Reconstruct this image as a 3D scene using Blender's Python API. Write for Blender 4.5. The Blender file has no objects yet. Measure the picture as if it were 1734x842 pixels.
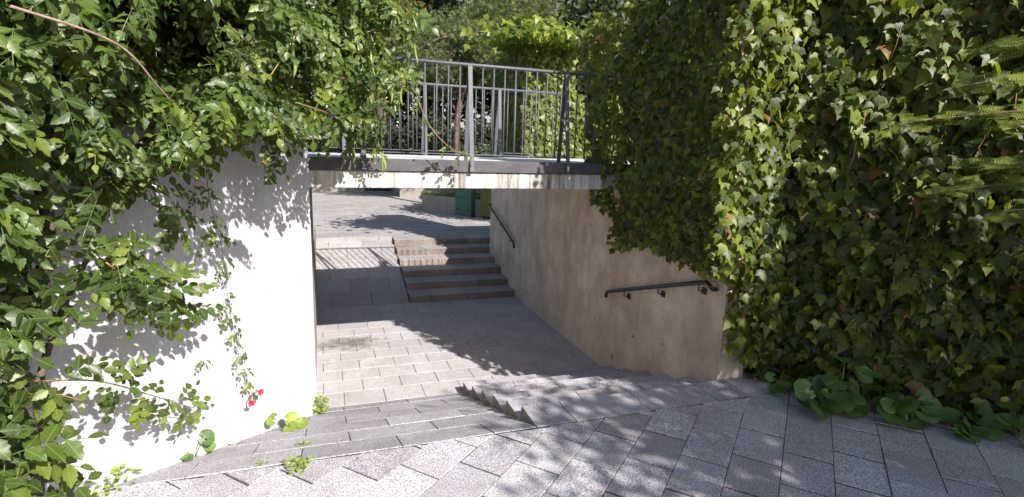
import bpy, bmesh, math, random
import numpy as np
from mathutils import Vector, Matrix
random.seed(7); rng = np.random.default_rng(7)
S = bpy.context.scene
COL = S.collection
R = math.radians
# ------------------------------------------------------------------ camera, sky, sun, exposure
CAM = Vector((-1.5252, -3.6505, 2.1482))
PITCH, ROLL, PHI = 0.1853, 0.0332, 0.3351
fw = Vector((math.sin(PHI)*math.cos(PITCH), math.cos(PHI)*math.cos(PITCH), -math.sin(PITCH)))
rt = Vector((math.cos(PHI), -math.sin(PHI), 0)); up = rt.cross(fw)
rt2 = math.cos(ROLL)*rt + math.sin(ROLL)*up; up2 = -math.sin(ROLL)*rt + math.cos(ROLL)*up
cam = bpy.data.objects.new('camera', bpy.data.cameras.new('camera')); COL.objects.link(cam)
M = Matrix((rt2, up2, -fw)).transposed().to_4x4(); M.translation = CAM
cam.matrix_world = M
cam.data.lens = 36*928.21/1734; cam.data.sensor_width = 36; cam.data.clip_start = 0.05; cam.data.clip_end = 1500
S.camera = cam
SUNV = Vector((0.54, -1.25, 1.0)).normalized()             # towards the sun
elev = math.asin(SUNV.z); azim = math.atan2(SUNV.x, SUNV.y)
w = bpy.data.worlds.new('World'); S.world = w; w.use_nodes = True
nt = w.node_tree; bg = nt.nodes['Background']
sky = nt.nodes.new('ShaderNodeTexSky'); sky.sky_type = 'NISHITA'; sky.sun_disc = False
sky.sun_elevation = elev; sky.sun_rotation = azim; sky.air_density = 1.0; sky.dust_density = 1.5
nt.links.new(sky.outputs[0], bg.inputs[0]); bg.inputs[1].default_value = 0.078
sl = bpy.data.lights.new('sun', 'SUN'); sl.energy = 5.0; sl.angle = R(0.55); sl.color = (1.0, 0.95, 0.88)
so = bpy.data.objects.new('sun', sl); COL.objects.link(so)
so.rotation_euler = SUNV.to_track_quat('Z', 'Y').to_euler(); so.location = (0, 0, 20)
S.view_settings.view_transform = 'Standard'; S.view_settings.look = 'None'
S.view_settings.exposure = 1.0; S.view_settings.gamma = 1.0
S.cycles.max_bounces = 6; S.cycles.transparent_max_bounces = 4

# ------------------------------------------------------------------ materials
def newmat(name):
    m = bpy.data.materials.new(name); m.use_nodes = True
    t = m.node_tree; b = t.nodes['Principled BSDF']; return m, t, b
def N(t, typ, **kw):
    n = t.nodes.new(typ)
    for k, v in kw.items():
        if k[0] == 'i' and k[1:].isdigit(): n.inputs[int(k[1:])].default_value = v
        else: setattr(n, k, v)
    return n
def ramp(t, fac, stops):
    r = t.nodes.new('ShaderNodeValToRGB'); e = r.color_ramp.elements
    while len(e) < len(stops): e.new(0.5)
    for el, (p, c) in zip(e, stops): el.position = p; el.color = (*c, 1) if len(c) == 3 else c
    t.links.new(fac, r.inputs[0]); return r.outputs[0]
def noise(t, vec, scale, detail=4, rough=0.6):
    n = N(t, 'ShaderNodeTexNoise'); n.inputs['Scale'].default_value = scale
    n.inputs['Detail'].default_value = detail; n.inputs['Roughness'].default_value = rough
    t.links.new(vec, n.inputs['Vector']); return n.outputs[0]
def mix(t, fac, a, b, mode='MIX'):
    m = N(t, 'ShaderNodeMix', data_type='RGBA', blend_type=mode)
    for s, v in ((0, fac), (6, a), (7, b)):
        if isinstance(v, (int, float)): m.inputs[s].default_value = v
        elif isinstance(v, tuple): m.inputs[s].default_value = (*v, 1)
        else: t.links.new(v, m.inputs[s])
    return m.outputs[2]
def pos(t, sc=None):
    g = N(t, 'ShaderNodeNewGeometry').outputs['Position']
    if sc:
        mp = N(t, 'ShaderNodeMapping'); mp.inputs['Scale'].default_value = sc
        t.links.new(g, mp.inputs['Vector']); g = mp.outputs[0]
    return g
def bump(t, b, h, strength, dist):
    n = N(t, 'ShaderNodeBump'); n.inputs['Strength'].default_value = strength; n.inputs['Distance'].default_value = dist
    t.links.new(h, n.inputs['Height']); t.links.new(n.outputs[0], b.inputs['Normal'])

def granite(name, lo, hi, stain=(0.20, 0.16, 0.13), stain_amt=0.5, speck=1.0, spot=None):
    m, t, b = newmat(name); p = pos(t)
    oi = N(t, 'ShaderNodeObjectInfo').outputs['Random']
    base = ramp(t, oi, [(0, lo), (1, hi)])
    sp = ramp(t, noise(t, p, 105, 2, 0.75), [(0.36, (0.22, 0.22, 0.25)), (0.47, (0.80, 0.80, 0.82)), (0.55, (1.2, 1.2, 1.21)), (0.68, (1.9, 1.88, 1.88))])
    c = mix(t, 0.85*speck, base, sp, 'MULTIPLY')
    st = ramp(t, noise(t, p, 2.1, 6, 0.65), [(0.42, (0, 0, 0)), (0.72, (1, 1, 1))])
    fac = N(t, 'ShaderNodeMath', operation='MULTIPLY', i1=stain_amt); t.links.new(st, fac.inputs[0])
    c = mix(t, fac.outputs[0], c, stain)
    d = ramp(t, noise(t, p, 14, 5, 0.7), [(0.3, (0.84,)*3), (0.7, (1.08,)*3)])
    c = mix(t, 1.0, c, d, 'MULTIPLY')
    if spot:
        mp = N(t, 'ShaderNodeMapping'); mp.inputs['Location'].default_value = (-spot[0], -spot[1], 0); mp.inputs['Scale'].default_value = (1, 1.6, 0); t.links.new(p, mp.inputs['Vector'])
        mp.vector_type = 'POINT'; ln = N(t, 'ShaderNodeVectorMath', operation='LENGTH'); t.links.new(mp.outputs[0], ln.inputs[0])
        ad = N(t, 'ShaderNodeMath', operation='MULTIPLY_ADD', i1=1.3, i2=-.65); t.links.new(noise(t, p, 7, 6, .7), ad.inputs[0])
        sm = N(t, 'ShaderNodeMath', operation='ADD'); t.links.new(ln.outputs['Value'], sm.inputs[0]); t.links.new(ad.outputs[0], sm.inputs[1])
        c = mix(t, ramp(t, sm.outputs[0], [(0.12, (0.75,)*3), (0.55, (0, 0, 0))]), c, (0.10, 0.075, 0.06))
    t.links.new(c, b.inputs['Base Color']); b.inputs['Roughness'].default_value = 0.72
    b.inputs['Specular IOR Level'].default_value = 0.35
    bump(t, b, noise(t, p, 150, 3, 0.7), 0.5, 0.0022)
    return m
def concrete(name, c1, c2, stain, amt=0.55, pits=0.5, streak=1.0, bumpd=0.006, lo=0.46, hi=0.78, cs=1.7):
    m, t, b = newmat(name); p = pos(t)
    c = ramp(t, noise(t, p, cs, 8, 0.66), [(0.34, c1), (0.64, c2)])
    s = ramp(t, noise(t, pos(t, (5*streak, 5*streak, 0.5)), 1.6, 6, 0.7), [(lo, (0, 0, 0)), (hi, (1, 1, 1))])
    f = N(t, 'ShaderNodeMath', operation='MULTIPLY', i1=amt); t.links.new(s, f.inputs[0])
    c = mix(t, f.outputs[0], c, stain)
    v = N(t, 'ShaderNodeTexVoronoi'); v.inputs['Scale'].default_value = 34; t.links.new(p, v.inputs['Vector'])
    pm = noise(t, p, 5.5, 2, 0.5)
    pit0 = ramp(t, v.outputs['Distance'], [(0.05, (1, 1, 1)), (0.17, (0, 0, 0))])
    pmr = ramp(t, pm, [(0.5, (0, 0, 0)), (0.62, (1, 1, 1))])
    pit = mix(t, 1.0, pit0, pmr, 'MULTIPLY')
    f2 = N(t, 'ShaderNodeMath', operation='MULTIPLY', i1=pits); t.links.new(pit, f2.inputs[0])
    c = mix(t, f2.outputs[0], c, (0.09, 0.075, 0.06))
    fine = ramp(t, noise(t, p, 45, 5, 0.7), [(0.25, (0.82,)*3), (0.75, (1.1,)*3)])
    c = mix(t, 1.0, c, fine, 'MULTIPLY')
    t.links.new(c, b.inputs['Base Color']); b.inputs['Roughness'].default_value = 0.85
    b.inputs['Specular IOR Level'].default_value = 0.25
    hh = mix(t, 0.6, noise(t, p, 28, 6, 0.65), mix(t, 1.0, (1, 1, 1), pit, 'SUBTRACT'))
    bump(t, b, hh, 0.6, bumpd)
    return m
def leafmat(name, stops, trans=0.3, rough=0.42, tcol=(0.35, 0.55, 0.06), spec=0.5, veins=0.0):
    m, t, b = newmat(name)
    oi = N(t, 'ShaderNodeObjectInfo').outputs['Random']
    at = N(t, 'ShaderNodeAttribute', attribute_name='rnd').outputs['Fac']
    ad = N(t, 'ShaderNodeMath', operation='ADD'); t.links.new(oi, ad.inputs[0]); t.links.new(at, ad.inputs[1])
    fr = N(t, 'ShaderNodeMath', operation='FRACT'); t.links.new(ad.outputs[0], fr.inputs[0])
    c = ramp(t, fr.outputs[0], stops)
    big = ramp(t, noise(t, pos(t), 26, 3, 0.6), [(0.3, (0.75,)*3), (0.7, (1.2,)*3)])
    c = mix(t, 0.7, c, big, 'MULTIPLY')
    if veins:
        lc = N(t, 'ShaderNodeAttribute', attribute_name='leafco').outputs['Vector']; sx = N(t, 'ShaderNodeSeparateXYZ'); t.links.new(lc, sx.inputs[0])
        def mth(op, a, b_=None):
            m_ = N(t, 'ShaderNodeMath', operation=op)
            for i_, v_ in enumerate((a, b_)):
                if v_ is None: continue
                if isinstance(v_, (int, float)): m_.inputs[i_].default_value = v_
                else: t.links.new(v_, m_.inputs[i_])
            return m_.outputs[0]
        ax_ = mth('ABSOLUTE', sx.outputs[0]); sd = mth('SINE', mth('MULTIPLY', mth('SUBTRACT', sx.outputs[1], mth('MULTIPLY', ax_, .9)), 44.0))
        side = mth('MULTIPLY', mth('GREATER_THAN', sd, .80), .4); mid = mth('LESS_THAN', ax_, .018)
        vf = mth('MULTIPLY', mth('MAXIMUM', side, mid), veins); c = mix(t, vf, c, (0.20, 0.27, 0.09))
    t.links.new(c, b.inputs['Base Color']); b.inputs['Roughness'].default_value = rough
    b.inputs['Specular IOR Level'].default_value = spec
    tr = N(t, 'ShaderNodeBsdfTranslucent'); tc = mix(t, 0.55, c, tcol); t.links.new(tc, tr.inputs[0])
    ms = N(t, 'ShaderNodeMixShader'); ms.inputs[0].default_value = trans
    t.links.new(b.outputs[0], ms.inputs[1]); t.links.new(tr.outputs[0], ms.inputs[2])
    t.links.new(ms.outputs[0], t.nodes['Material Output'].inputs[0])
    return m
def plain(name, col, rough=0.6, var=0.25, scale=20, metal=0.0, spec=0.5, col2=None, bd=0.002):
    m, t, b = newmat(name); p = pos(t)
    n = noise(t, p, scale, 5, 0.65)
    c2 = col2 or tuple(x*(1-var) for x in col)
    t.links.new(ramp(t, n, [(0.35, c2), (0.65, col)]), b.inputs['Base Color'])
    b.inputs['Roughness'].default_value = rough; b.inputs['Metallic'].default_value = metal
    b.inputs['Specular IOR Level'].default_value = spec
    bump(t, b, noise(t, p, scale*4, 4, 0.6), 0.4, bd)
    return m
MT = {}
MT['slab'] = granite('granite_paving', (0.36, 0.345, 0.38), (0.50, 0.485, 0.52), stain_amt=0.4)
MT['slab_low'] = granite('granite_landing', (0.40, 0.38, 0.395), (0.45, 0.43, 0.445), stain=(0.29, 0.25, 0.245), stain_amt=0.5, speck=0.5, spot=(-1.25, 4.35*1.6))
MT['slab_far'] = granite('granite_plaza', (0.29, 0.275, 0.275), (0.37, 0.35, 0.35), stain_amt=0.35, speck=0.5)
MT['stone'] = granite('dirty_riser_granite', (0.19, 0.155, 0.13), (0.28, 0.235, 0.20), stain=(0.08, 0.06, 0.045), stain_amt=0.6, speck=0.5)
MT['joint_low'] = plain('joint_sand', (0.22, 0.19, 0.18), 0.95, 0.4, 40)
MT['joint'] = plain('joint_dirt', (0.075, 0.068, 0.06), 0.95, 0.5, 40)
MT['white_wall'] = concrete('whitewashed_concrete', (0.46, 0.455, 0.495), (0.62, 0.61, 0.66), (0.40, 0.40, 0.35), 0.55, 0.9, 0.5, 0.006)
MT['wall'] = concrete('raw_concrete', (0.50, 0.385, 0.295), (0.72, 0.595, 0.475), (0.27, 0.195, 0.135), 0.6, 0.95, 0.35, 0.012, cs=2.4)
MT['fascia'] = concrete('stained_white_concrete', (0.50, 0.47, 0.44), (0.72, 0.70, 0.68), (0.10, 0.08, 0.065), 0.9, 0.9, 1.5, 0.01, lo=0.44, hi=0.66)
MT['deck'] = concrete('deck_screed', (0.52, 0.51, 0.51), (0.64, 0.63, 0.63), (0.35, 0.34, 0.33), 0.3, 0.1)
MT['grey_conc'] = concrete('grey_concrete', (0.26, 0.23, 0.20), (0.36, 0.32, 0.29), (0.17, 0.14, 0.12), 0.4, 0.4)
MT['beam'] = plain('dark_painted_steel', (0.055, 0.055, 0.068), 0.6, 0.5, 9, col2=(0.095, 0.085, 0.09))
MT['rail'] = plain('grey_painted_steel', (0.10, 0.10, 0.122), 0.55, 0.3, 30, col2=(0.07, 0.07, 0.088), bd=0.0005)
MT['handrail'] = plain('dark_blue_steel', (0.03, 0.034, 0.045), 0.3, 0.4, 30, bd=0.0003)
MT['soil'] = plain('soil', (0.10, 0.07, 0.045), 0.95, 0.6, 12, bd=0.02)
MT['dark_conc'] = concrete('dark_weathered_concrete', (0.10, 0.085, 0.07), (0.15, 0.125, 0.10), (0.06, 0.05, 0.04), 0.4, 0.4)  # the grey building's shade is put into this base colour
MT['grass'] = leafmat('grass_blades', [(0, (0.10, 0.16, 0.03)), (0.6, (0.20, 0.26, 0.06)), (1, (0.36, 0.34, 0.10))], 0.3, 0.6)
MT['vine'] = leafmat('trumpet_leaf', [(0, (0.020, 0.037, 0.007)), (0.4, (0.038, 0.068, 0.011)), (0.8, (0.070, 0.110, 0.017)), (0.95, (0.13, 0.165, 0.025)), (1, (0.18, 0.20, 0.04))], 0.24, 0.42, spec=0.42, veins=0.45, tcol=(0.42, 0.52, 0.05))
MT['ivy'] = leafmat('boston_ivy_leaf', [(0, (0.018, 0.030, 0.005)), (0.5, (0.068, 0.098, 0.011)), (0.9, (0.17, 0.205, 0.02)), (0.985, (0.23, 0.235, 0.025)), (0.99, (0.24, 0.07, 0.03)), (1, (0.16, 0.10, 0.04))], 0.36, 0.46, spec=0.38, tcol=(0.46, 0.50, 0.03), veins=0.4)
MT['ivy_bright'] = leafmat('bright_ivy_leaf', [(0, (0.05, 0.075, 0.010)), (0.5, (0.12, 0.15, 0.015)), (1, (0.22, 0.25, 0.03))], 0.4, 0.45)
MT['round'] = leafmat('round_leaf', [(0, (0.05, 0.10, 0.03)), (0.5, (0.08, 0.155, 0.035)), (1, (0.14, 0.25, 0.05))], 0.2, 0.5, veins=0.6)
MT['weed'] = leafmat('weed_leaf', [(0, (0.13, 0.20, 0.03)), (1, (0.30, 0.36, 0.06))], 0.3, 0.5)
MT['pine'] = leafmat('pine_needle', [(0, (0.06, 0.09, 0.03)), (0.6, (0.12, 0.16, 0.05)), (1, (0.21, 0.21, 0.08))], 0.15, 0.55)
MT['dark_tree'] = leafmat('dark_tree_leaf', [(0, (0.010, 0.018, 0.008)), (0.6, (0.020, 0.032, 0.012)), (1, (0.045, 0.058, 0.016))], 0.12, 0.6)
MT['autumn'] = leafmat('yellowing_tree_leaf', [(0, (0.07, 0.07, 0.02)), (0.6, (0.16, 0.13, 0.03)), (1, (0.30, 0.20, 0.05))], 0.25, 0.6)
MT['hedge'] = leafmat('hedge_leaf', [(0, (0.03, 0.055, 0.016)), (0.7, (0.07, 0.11, 0.03)), (1, (0.20, 0.22, 0.06))], 0.2, 0.5)
MT['conifer'] = leafmat('conifer_spray', [(0, (0.10, 0.14, 0.02)), (0.6, (0.19, 0.24, 0.035)), (1, (0.30, 0.32, 0.05))], 0.25, 0.5)
MT['litter'] = leafmat('dry_leaf', [(0, (0.16, 0.07, 0.03)), (0.6, (0.30, 0.14, 0.06)), (1, (0.42, 0.28, 0.16))], 0.1, 0.8, tcol=(0.4, 0.2, 0.08))
MT['stem'] = plain('orange_stem', (0.36, 0.20, 0.09), 0.6, 0.4, 18, col2=(0.20, 0.11, 0.06), bd=0.0005)
MT['stem_pink'] = plain('pinkish_stem', (0.42, 0.30, 0.25), 0.6, 0.3, 18, col2=(0.25, 0.15, 0.12), bd=0.0005)
MT['stem_green'] = plain('green_stem', (0.14, 0.18, 0.06), 0.6, 0.3, 18, bd=0.0005)
MT['bark'] = plain('grey_brown_bark', (0.14, 0.105, 0.08), 0.9, 0.6, 14, col2=(0.05, 0.038, 0.03), bd=0.03)
MT['pine_bark'] = plain('reddish_pine_bark', (0.22, 0.13, 0.10), 0.9, 0.6, 9, col2=(0.09, 0.055, 0.045), bd=0.05)
MT['pod'] = leafmat('seed_pod', [(0, (0.16, 0.24, 0.05)), (1, (0.26, 0.34, 0.09))], 0.1, 0.4)
MT['red'] = plain('red_petal', (0.62, 0.03, 0.05), 0.5, 0.3, 60, col2=(0.40, 0.02, 0.03), bd=0.0005)
MT['bud'] = plain('yellow_bud', (0.50, 0.40, 0.14), 0.5, 0.4, 60, col2=(0.42, 0.22, 0.08), bd=0.0005)
MT['mint'] = plain('mint_green_panel', (0.06, 0.17, 0.11), 0.5, 0.25, 8, bd=0.0005)
MT['yellowgreen'] = plain('yellow_green_panel', (0.15, 0.165, 0.03), 0.5, 0.25, 6, bd=0.0005)
MT['black'] = plain('black_ink', (0.02, 0.025, 0.025), 0.7, 0.2, 10, bd=0.0001)
MT['dark_green'] = plain('dark_green_steel', (0.02, 0.06, 0.05), 0.4, 0.3, 10, bd=0.0005)
MT['plaster'] = plain('pale_plaster', (0.72, 0.70, 0.66), 0.9, 0.15, 2)
MT['window'] = plain('window_glass', (0.05, 0.06, 0.07), 0.15, 0.2, 1)
MT['rock'] = concrete('pale_rock', (0.40, 0.38, 0.36), (0.55, 0.53, 0.5), (0.2, 0.18, 0.16), 0.4, 0.4)

# ------------------------------------------------------------------ mesh helpers
def mesh_np(name, V, F, mat, rnd=None, smooth=True, uv=None):
    """V (n,3), F (m,3) triangles"""
    me = bpy.data.meshes.new(name); V = np.asarray(V, dtype=np.float32); F = np.asarray(F, dtype=np.int32)
    me.vertices.add(len(V)); me.vertices.foreach_set('co', V.ravel())
    me.loops.add(F.size); me.loops.foreach_set('vertex_index', F.ravel())
    me.polygons.add(len(F)); me.polygons.foreach_set('loop_start', np.arange(0, F.size, 3, dtype=np.int32))
    me.polygons.foreach_set('loop_total', np.full(len(F), 3, dtype=np.int32))
    me.update(calc_edges=True)
    if rnd is not None:
        a = me.attributes.new('rnd', 'FLOAT', 'POINT'); a.data.foreach_set('value', np.asarray(rnd, dtype=np.float32))
    if uv is not None:
        a = me.attributes.new('leafco', 'FLOAT_VECTOR', 'POINT'); a.data.foreach_set('vector', np.concatenate([uv, np.zeros((len(uv), 1))], 1).astype(np.float32).ravel())
    me.polygons.foreach_set('use_smooth', np.full(len(F), smooth))
    me.materials.append(mat); return me
def link(name, me, parent=None, loc=(0, 0, 0), kind=None, mat=None):
    o = bpy.data.objects.new(name, me); COL.objects.link(o)
    if mat: me.materials.append(mat)
    if parent is not None:
        o.parent = parent; pl = root_loc(parent); o.location = Vector(loc)-pl
    else: o.location = loc
    if kind: o['kind'] = kind
    return o
def root_loc(o):
    l = Vector(o.location)
    while o.parent: o = o.parent; l += Vector(o.location)
    return l
def thing(name, label, cat, loc=(0, 0, 0), group=None):
    o = bpy.data.objects.new(name, None); COL.objects.link(o); o.location = loc
    o['label'] = label; o['category'] = cat
    if group: o['group'] = group
    return o
def tag(o, label, cat, group=None):
    o['label'] = label; o['category'] = cat
    if group: o['group'] = group
    return o
class MB:
    def __init__(s): s.bm = bmesh.new()
    def prism(s, pts, z0, z1, bev=0.0):
        """vertical prism from an xy polygon (z0/z1 number or list)"""
        n = len(pts); z0 = [z0]*n if not hasattr(z0, '__len__') else z0; z1 = [z1]*n if not hasattr(z1, '__len__') else z1
        a = [s.bm.verts.new((p[0], p[1], z)) for p, z in zip(pts, z0)]
        b = [s.bm.verts.new((p[0], p[1], z)) for p, z in zip(pts, z1)]
        f = [s.bm.faces.new(a[::-1]), s.bm.faces.new(b)]
        for i in range(n): f.append(s.bm.faces.new((a[i], a[(i+1) % n], b[(i+1) % n], b[i])))
        if bev:
            es = [e for e in {e for q in f for e in q.edges}]
            bmesh.ops.bevel(s.bm, geom=es, offset=bev, segments=1, affect='EDGES', clamp_overlap=True)
        return s
    def box(s, x0, x1, y0, y1, z0, z1, bev=0.0):
        return s.prism([(x0, y0), (x1, y0), (x1, y1), (x0, y1)], z0, z1, bev)
    def tube(s, pts, rad, seg=8, cap=True):
        pts = [Vector(p) for p in pts]; n = len(pts)
        rad = [rad]*n if not hasattr(rad, '__len__') else rad
        rings = []; prev = None
        for i, p in enumerate(pts):
            t = (pts[min(i+1, n-1)]-pts[max(i-1, 0)]).normalized()
            if prev is None:
                a = t.cross(Vector((0, 0, 1)));
                if a.length < 0.05: a = t.cross(Vector((1, 0, 0)))
            else: a = prev-t*prev.dot(t)
            a.normalize(); prev = a; b = t.cross(a)
            rings.append([s.bm.verts.new(p+rad[i]*(math.cos(2*math.pi*k/seg)*a+math.sin(2*math.pi*k/seg)*b)) for k in range(seg)])
        for i in range(n-1):
            for k in range(seg):
                f = s.bm.faces.new((rings[i][k], rings[i][(k+1) % seg], rings[i+1][(k+1) % seg], rings[i+1][k])); f.smooth = True
        if cap: s.bm.faces.new(rings[0][::-1]); s.bm.faces.new(rings[-1])
        return s
    def bar(s, p, q, wx, wy):
        """rectangular bar p->q, wx along world x, wy in the other direction"""
        p, q = Vector(p), Vector(q); t = (q-p).normalized(); a = Vector((1, 0, 0)); a = (a-t*a.dot(t)).normalized(); b = t.cross(a)
        r = [[s.bm.verts.new(c+sx*wx/2*a+sy*wy/2*b) for sx, sy in ((-1, -1), (1, -1), (1, 1), (-1, 1))] for c in (p, q)]
        s.bm.faces.new(r[0][::-1]); s.bm.faces.new(r[1])
        for k in range(4): s.bm.faces.new((r[0][k], r[0][(k+1) % 4], r[1][(k+1) % 4], r[1][k]))
        return s
    def mesh(s, name, mat):
        bmesh.ops.recalc_face_normals(s.bm, faces=s.bm.faces[:])
        me = bpy.data.meshes.new(name); s.bm.to_mesh(me); s.bm.free(); me.materials.append(mat); return me
    def build(s, name, mat, parent=None, kind=None):
        o = link(name, s.mesh(name, mat), None, (0, 0, 0), kind)
        if parent is not None: o.parent = parent; o.location = -root_loc(parent)
        return o
def cut_holes(o, holes):
    """real round holes: (centre, axis, radius, depth)"""
    mb = MB()
    for c, ax, r, d in holes:
        c, ax = Vector(c), Vector(ax).normalized(); mb.tube([c+ax*0.05, c-ax*d], r, 12)
    cu = mb.build('cutter', MT['black']); md = o.modifiers.new('b', 'BOOLEAN'); md.object = cu; md.solver = 'EXACT'
    dg = bpy.context.evaluated_depsgraph_get(); me = bpy.data.meshes.new_from_object(o.evaluated_get(dg))
    o.modifiers.clear(); o.data = me
    me2 = cu.data; bpy.data.objects.remove(cu); bpy.data.meshes.remove(me2)

# ------------------------------------------------------------------ constants of the place
RISE = 0.1317; LOW = -0.79
TR, A0 = 0.398, 0.366
RAMP_END = 2.356
FV, FT = 6.25, 0.4635
WC = Vector((-1.65, 2.05, 0)); WD = Vector((-0.5052, -0.8630, 0)); WN = Vector((0.8630, -0.5052, 0))
IB = Vector((2.55, 0.52, 0)); ID = Vector((0.69, -0.72, 0)).normalized(); IN = Vector((-0.72, -0.69, 0)).normalized()

# ------------------------------------------------------------------ paving
def clip(poly, hp):
    for (nx, ny, d) in hp:                       # keep nx*x+ny*y <= d
        out = []
        for i in range(len(poly)):
            a, b = poly[i], poly[(i+1) % len(poly)]
            da, db = nx*a[0]+ny*a[1]-d, nx*b[0]+ny*b[1]-d
            if da <= 0: out.append(a)
            if (da < 0 < db) or (db < 0 < da):
                s = da/(da-db); out.append((a[0]+s*(b[0]-a[0]), a[1]+s*(b[1]-a[1])))
        poly = out
        if len(poly) < 3: return []
    return poly
def area(p): return 0.5*abs(sum(p[i][0]*p[(i+1) % len(p)][1]-p[(i+1) % len(p)][0]*p[i][1] for i in range(len(p))))
CACHE = {}
def slab(poly, zf, parent, mat, name='slab', th=0.045, gap=0.0036, gapx=None, ax=(1, 0), tilt=0.0018, jz=0.0012):
    """one paving slab with a small chamfer, on the surface z = zf(x, y)"""
    cx = sum(p[0] for p in poly)/len(poly); cy = sum(p[1] for p in poly)/len(poly)
    pts = [(p[0]-cx, p[1]-cy) for p in poly]
    z = lambda x, y: zf(x+cx, y+cy)-zf(cx, cy)
    key = (mat.name, tuple((round(a, 3), round(b, 3), round(z(a, b), 3)) for a, b in pts))
    if key not in CACHE:
        bm = bmesh.new(); n = len(pts)
        def ring(inset, dz):
            out = []
            for i in range(n):
                P0, P1, P2 = Vector(pts[i-1]), Vector(pts[i]), Vector(pts[(i+1) % n])
                e1 = (P1-P0).normalized(); e2 = (P2-P1).normalized(); n1 = Vector((-e1.y, e1.x)); n2 = Vector((-e2.y, e2.x))
                g1, g2 = [inset+(0 if gapx is None or abs(e.x*ax[0]+e.y*ax[1]) > .8 else gapx-gap) for e in (e1, e2)]
                dt = max(0.25, 1+n1.dot(n2)); m_ = (n1*(g1 if dt < 1.6 else (g1+g2)/2)+n2*(g2 if dt < 1.6 else (g1+g2)/2)); q = P1+m_/dt
                out.append(bm.verts.new((q.x, q.y, z(q.x, q.y)+dz)))
            return out
        r0, r1, r2 = ring(gap, -th), ring(gap, -0.003), ring(gap+0.003, 0)
        bm.faces.new(r2)
        for a, b in ((r0, r1), (r1, r2)):
            for i in range(n): bm.faces.new((a[i], a[(i+1) % n], b[(i+1) % n], b[i]))
        bmesh.ops.recalc_face_normals(bm, faces=bm.faces[:])
        me = bpy.data.meshes.new('slab'); bm.to_mesh(me); bm.free(); me.materials.append(mat); CACHE[key] = me
    o = link(name, CACHE[key], parent, (cx, cy, zf(cx, cy)+random.gauss(0, jz)))
    o.rotation_euler = (random.gauss(0, tilt), random.gauss(0, tilt), 0)
    return o
def rows(u0, u1, v0, v1, L, Wd, off, hps, zf, parent, mat, a=(1, 0), org=(0, 0), vrows=None, minA=0.0005, **kw):
    ax, ay = a; bx, by = -ay, ax; k = 0
    vs = vrows or [v0+i*Wd for i in range(int(round((v1-v0)/Wd))+1)]
    for i in range(len(vs)-1):
        q0, q1 = vs[i], vs[i+1]; st = off[i % len(off)]
        j0 = math.floor((u0-st)/L); j1 = math.ceil((u1-st)/L)
        for j in range(j0, j1):
            p0, p1 = st+j*L, st+(j+1)*L
            poly = [(org[0]+p*ax+q*bx, org[1]+p*ay+q*by) for p, q in ((p0, q0), (p1, q0), (p1, q1), (p0, q1))]
            poly = clip(poly, hps)
            if len(poly) < 3 or area(poly) < minA: continue
            slab(poly, zf, parent, mat, **kw); k += 1
    return k

flat = lambda x, y: 0.0
zr1 = lambda x, y: -0.79/RAMP_END*y
zlow = lambda x, y: LOW
SL2 = RISE/FT
zr2 = lambda x, y: LOW+SL2*(y-FV)
FTOP = FV+6*FT
# far ground sheet
g = MB().box(-400, 400, -400, 600, -1.6, -1.1).build('ground', MT['soil'], kind='structure')
pav = MB().prism([(-12, -14), (14, -14), (14, -0.002), (2.95, -0.002), (2.95, 0.9), (2.012, 0.9), (2.012, -0.002), (-12, -0.002)], -1.1, -0.0075).build('pavement', MT['joint'], kind='structure')
rampo = MB().prism([(-3.6, 0), (-0.002, 0), (-0.002, RAMP_END), (-3.6, RAMP_END)], -1.1, [-0.0075, -0.0075, LOW-0.0075, LOW-0.0075]).build('access_ramp', MT['joint'], kind='structure')
land = MB().box(-6, 2.1, RAMP_END+0.001, FV, -1.1, LOW-0.0075).build('lower_landing', MT['joint_low'], kind='structure')
ramp2 = MB().prism([(-1.75, FV+.001), (-0.052, FV+.001), (-0.052, FTOP), (-1.75, FTOP)], -1.1, [LOW-0.0075]*2+[-0.0075]*2).build('upper_ramp', MT['joint'], kind='structure')
plaza = MB().box(-14, 16, FTOP+0.001, 23, -1.1, -0.0075).build('plaza', MT['joint_low'], kind='structure')
ca, sa = math.cos(R(42.5)), math.sin(R(42.5))
# foreground: slabs laid at 42.5 degrees, row lines every 0.325
n1 = rows(-5.4, 5.0, -0.08-11*0.325, -0.08+12*0.325, 0.455, 0.325, [-0.04, 0.20], [(0, 1, -0.001), (0, -1, 2.15), (-1, 0, 3.7), (1, 0, 4.2), (-WN.x*-1*-1, -WN.y*-1*-1, 99)],
     flat, pav, MT['slab'], a=(ca, sa), jz=0.0026, tilt=0.004, gap=0.0026, gapx=0.0085, ax=(ca, sa))
n1 += rows(2.012, 2.9, 0.002, 0.6, 0.69, 0.3, [0.0], [(-1, 0, -2.014), (1, 0, 2.93)], flat, pav, MT['slab'])
hw = [(-WN.x, -WN.y, -(WC.dot(WN))+0.12)]
n2 = rows(-3.4, 0.0, 0, 0, 0.69, 0, [0.0+0.345, 0.0], [(1, 0, -0.002), (0, 1, RAMP_END)]+hw, zr1, rampo, MT['slab'], vrows=[0.0, 0.425, 0.85, 1.26, 1.68, 2.06, RAMP_END], jz=0.0012)
VR = [2.357, 2.72, 3.05, 3.38, 3.70, 4.01, 4.35, 4.68, 5.0, 5.32, 5.64, 5.95, 6.249]
n3 = rows(-2.2, 2.02, 0, 0, 0.457, 0, [0.01, 0.01-0.2285], [(1, 0, 2.02)], zlow, land, MT['slab_low'], vrows=VR, jz=0.001, tilt=0.0014)
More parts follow.
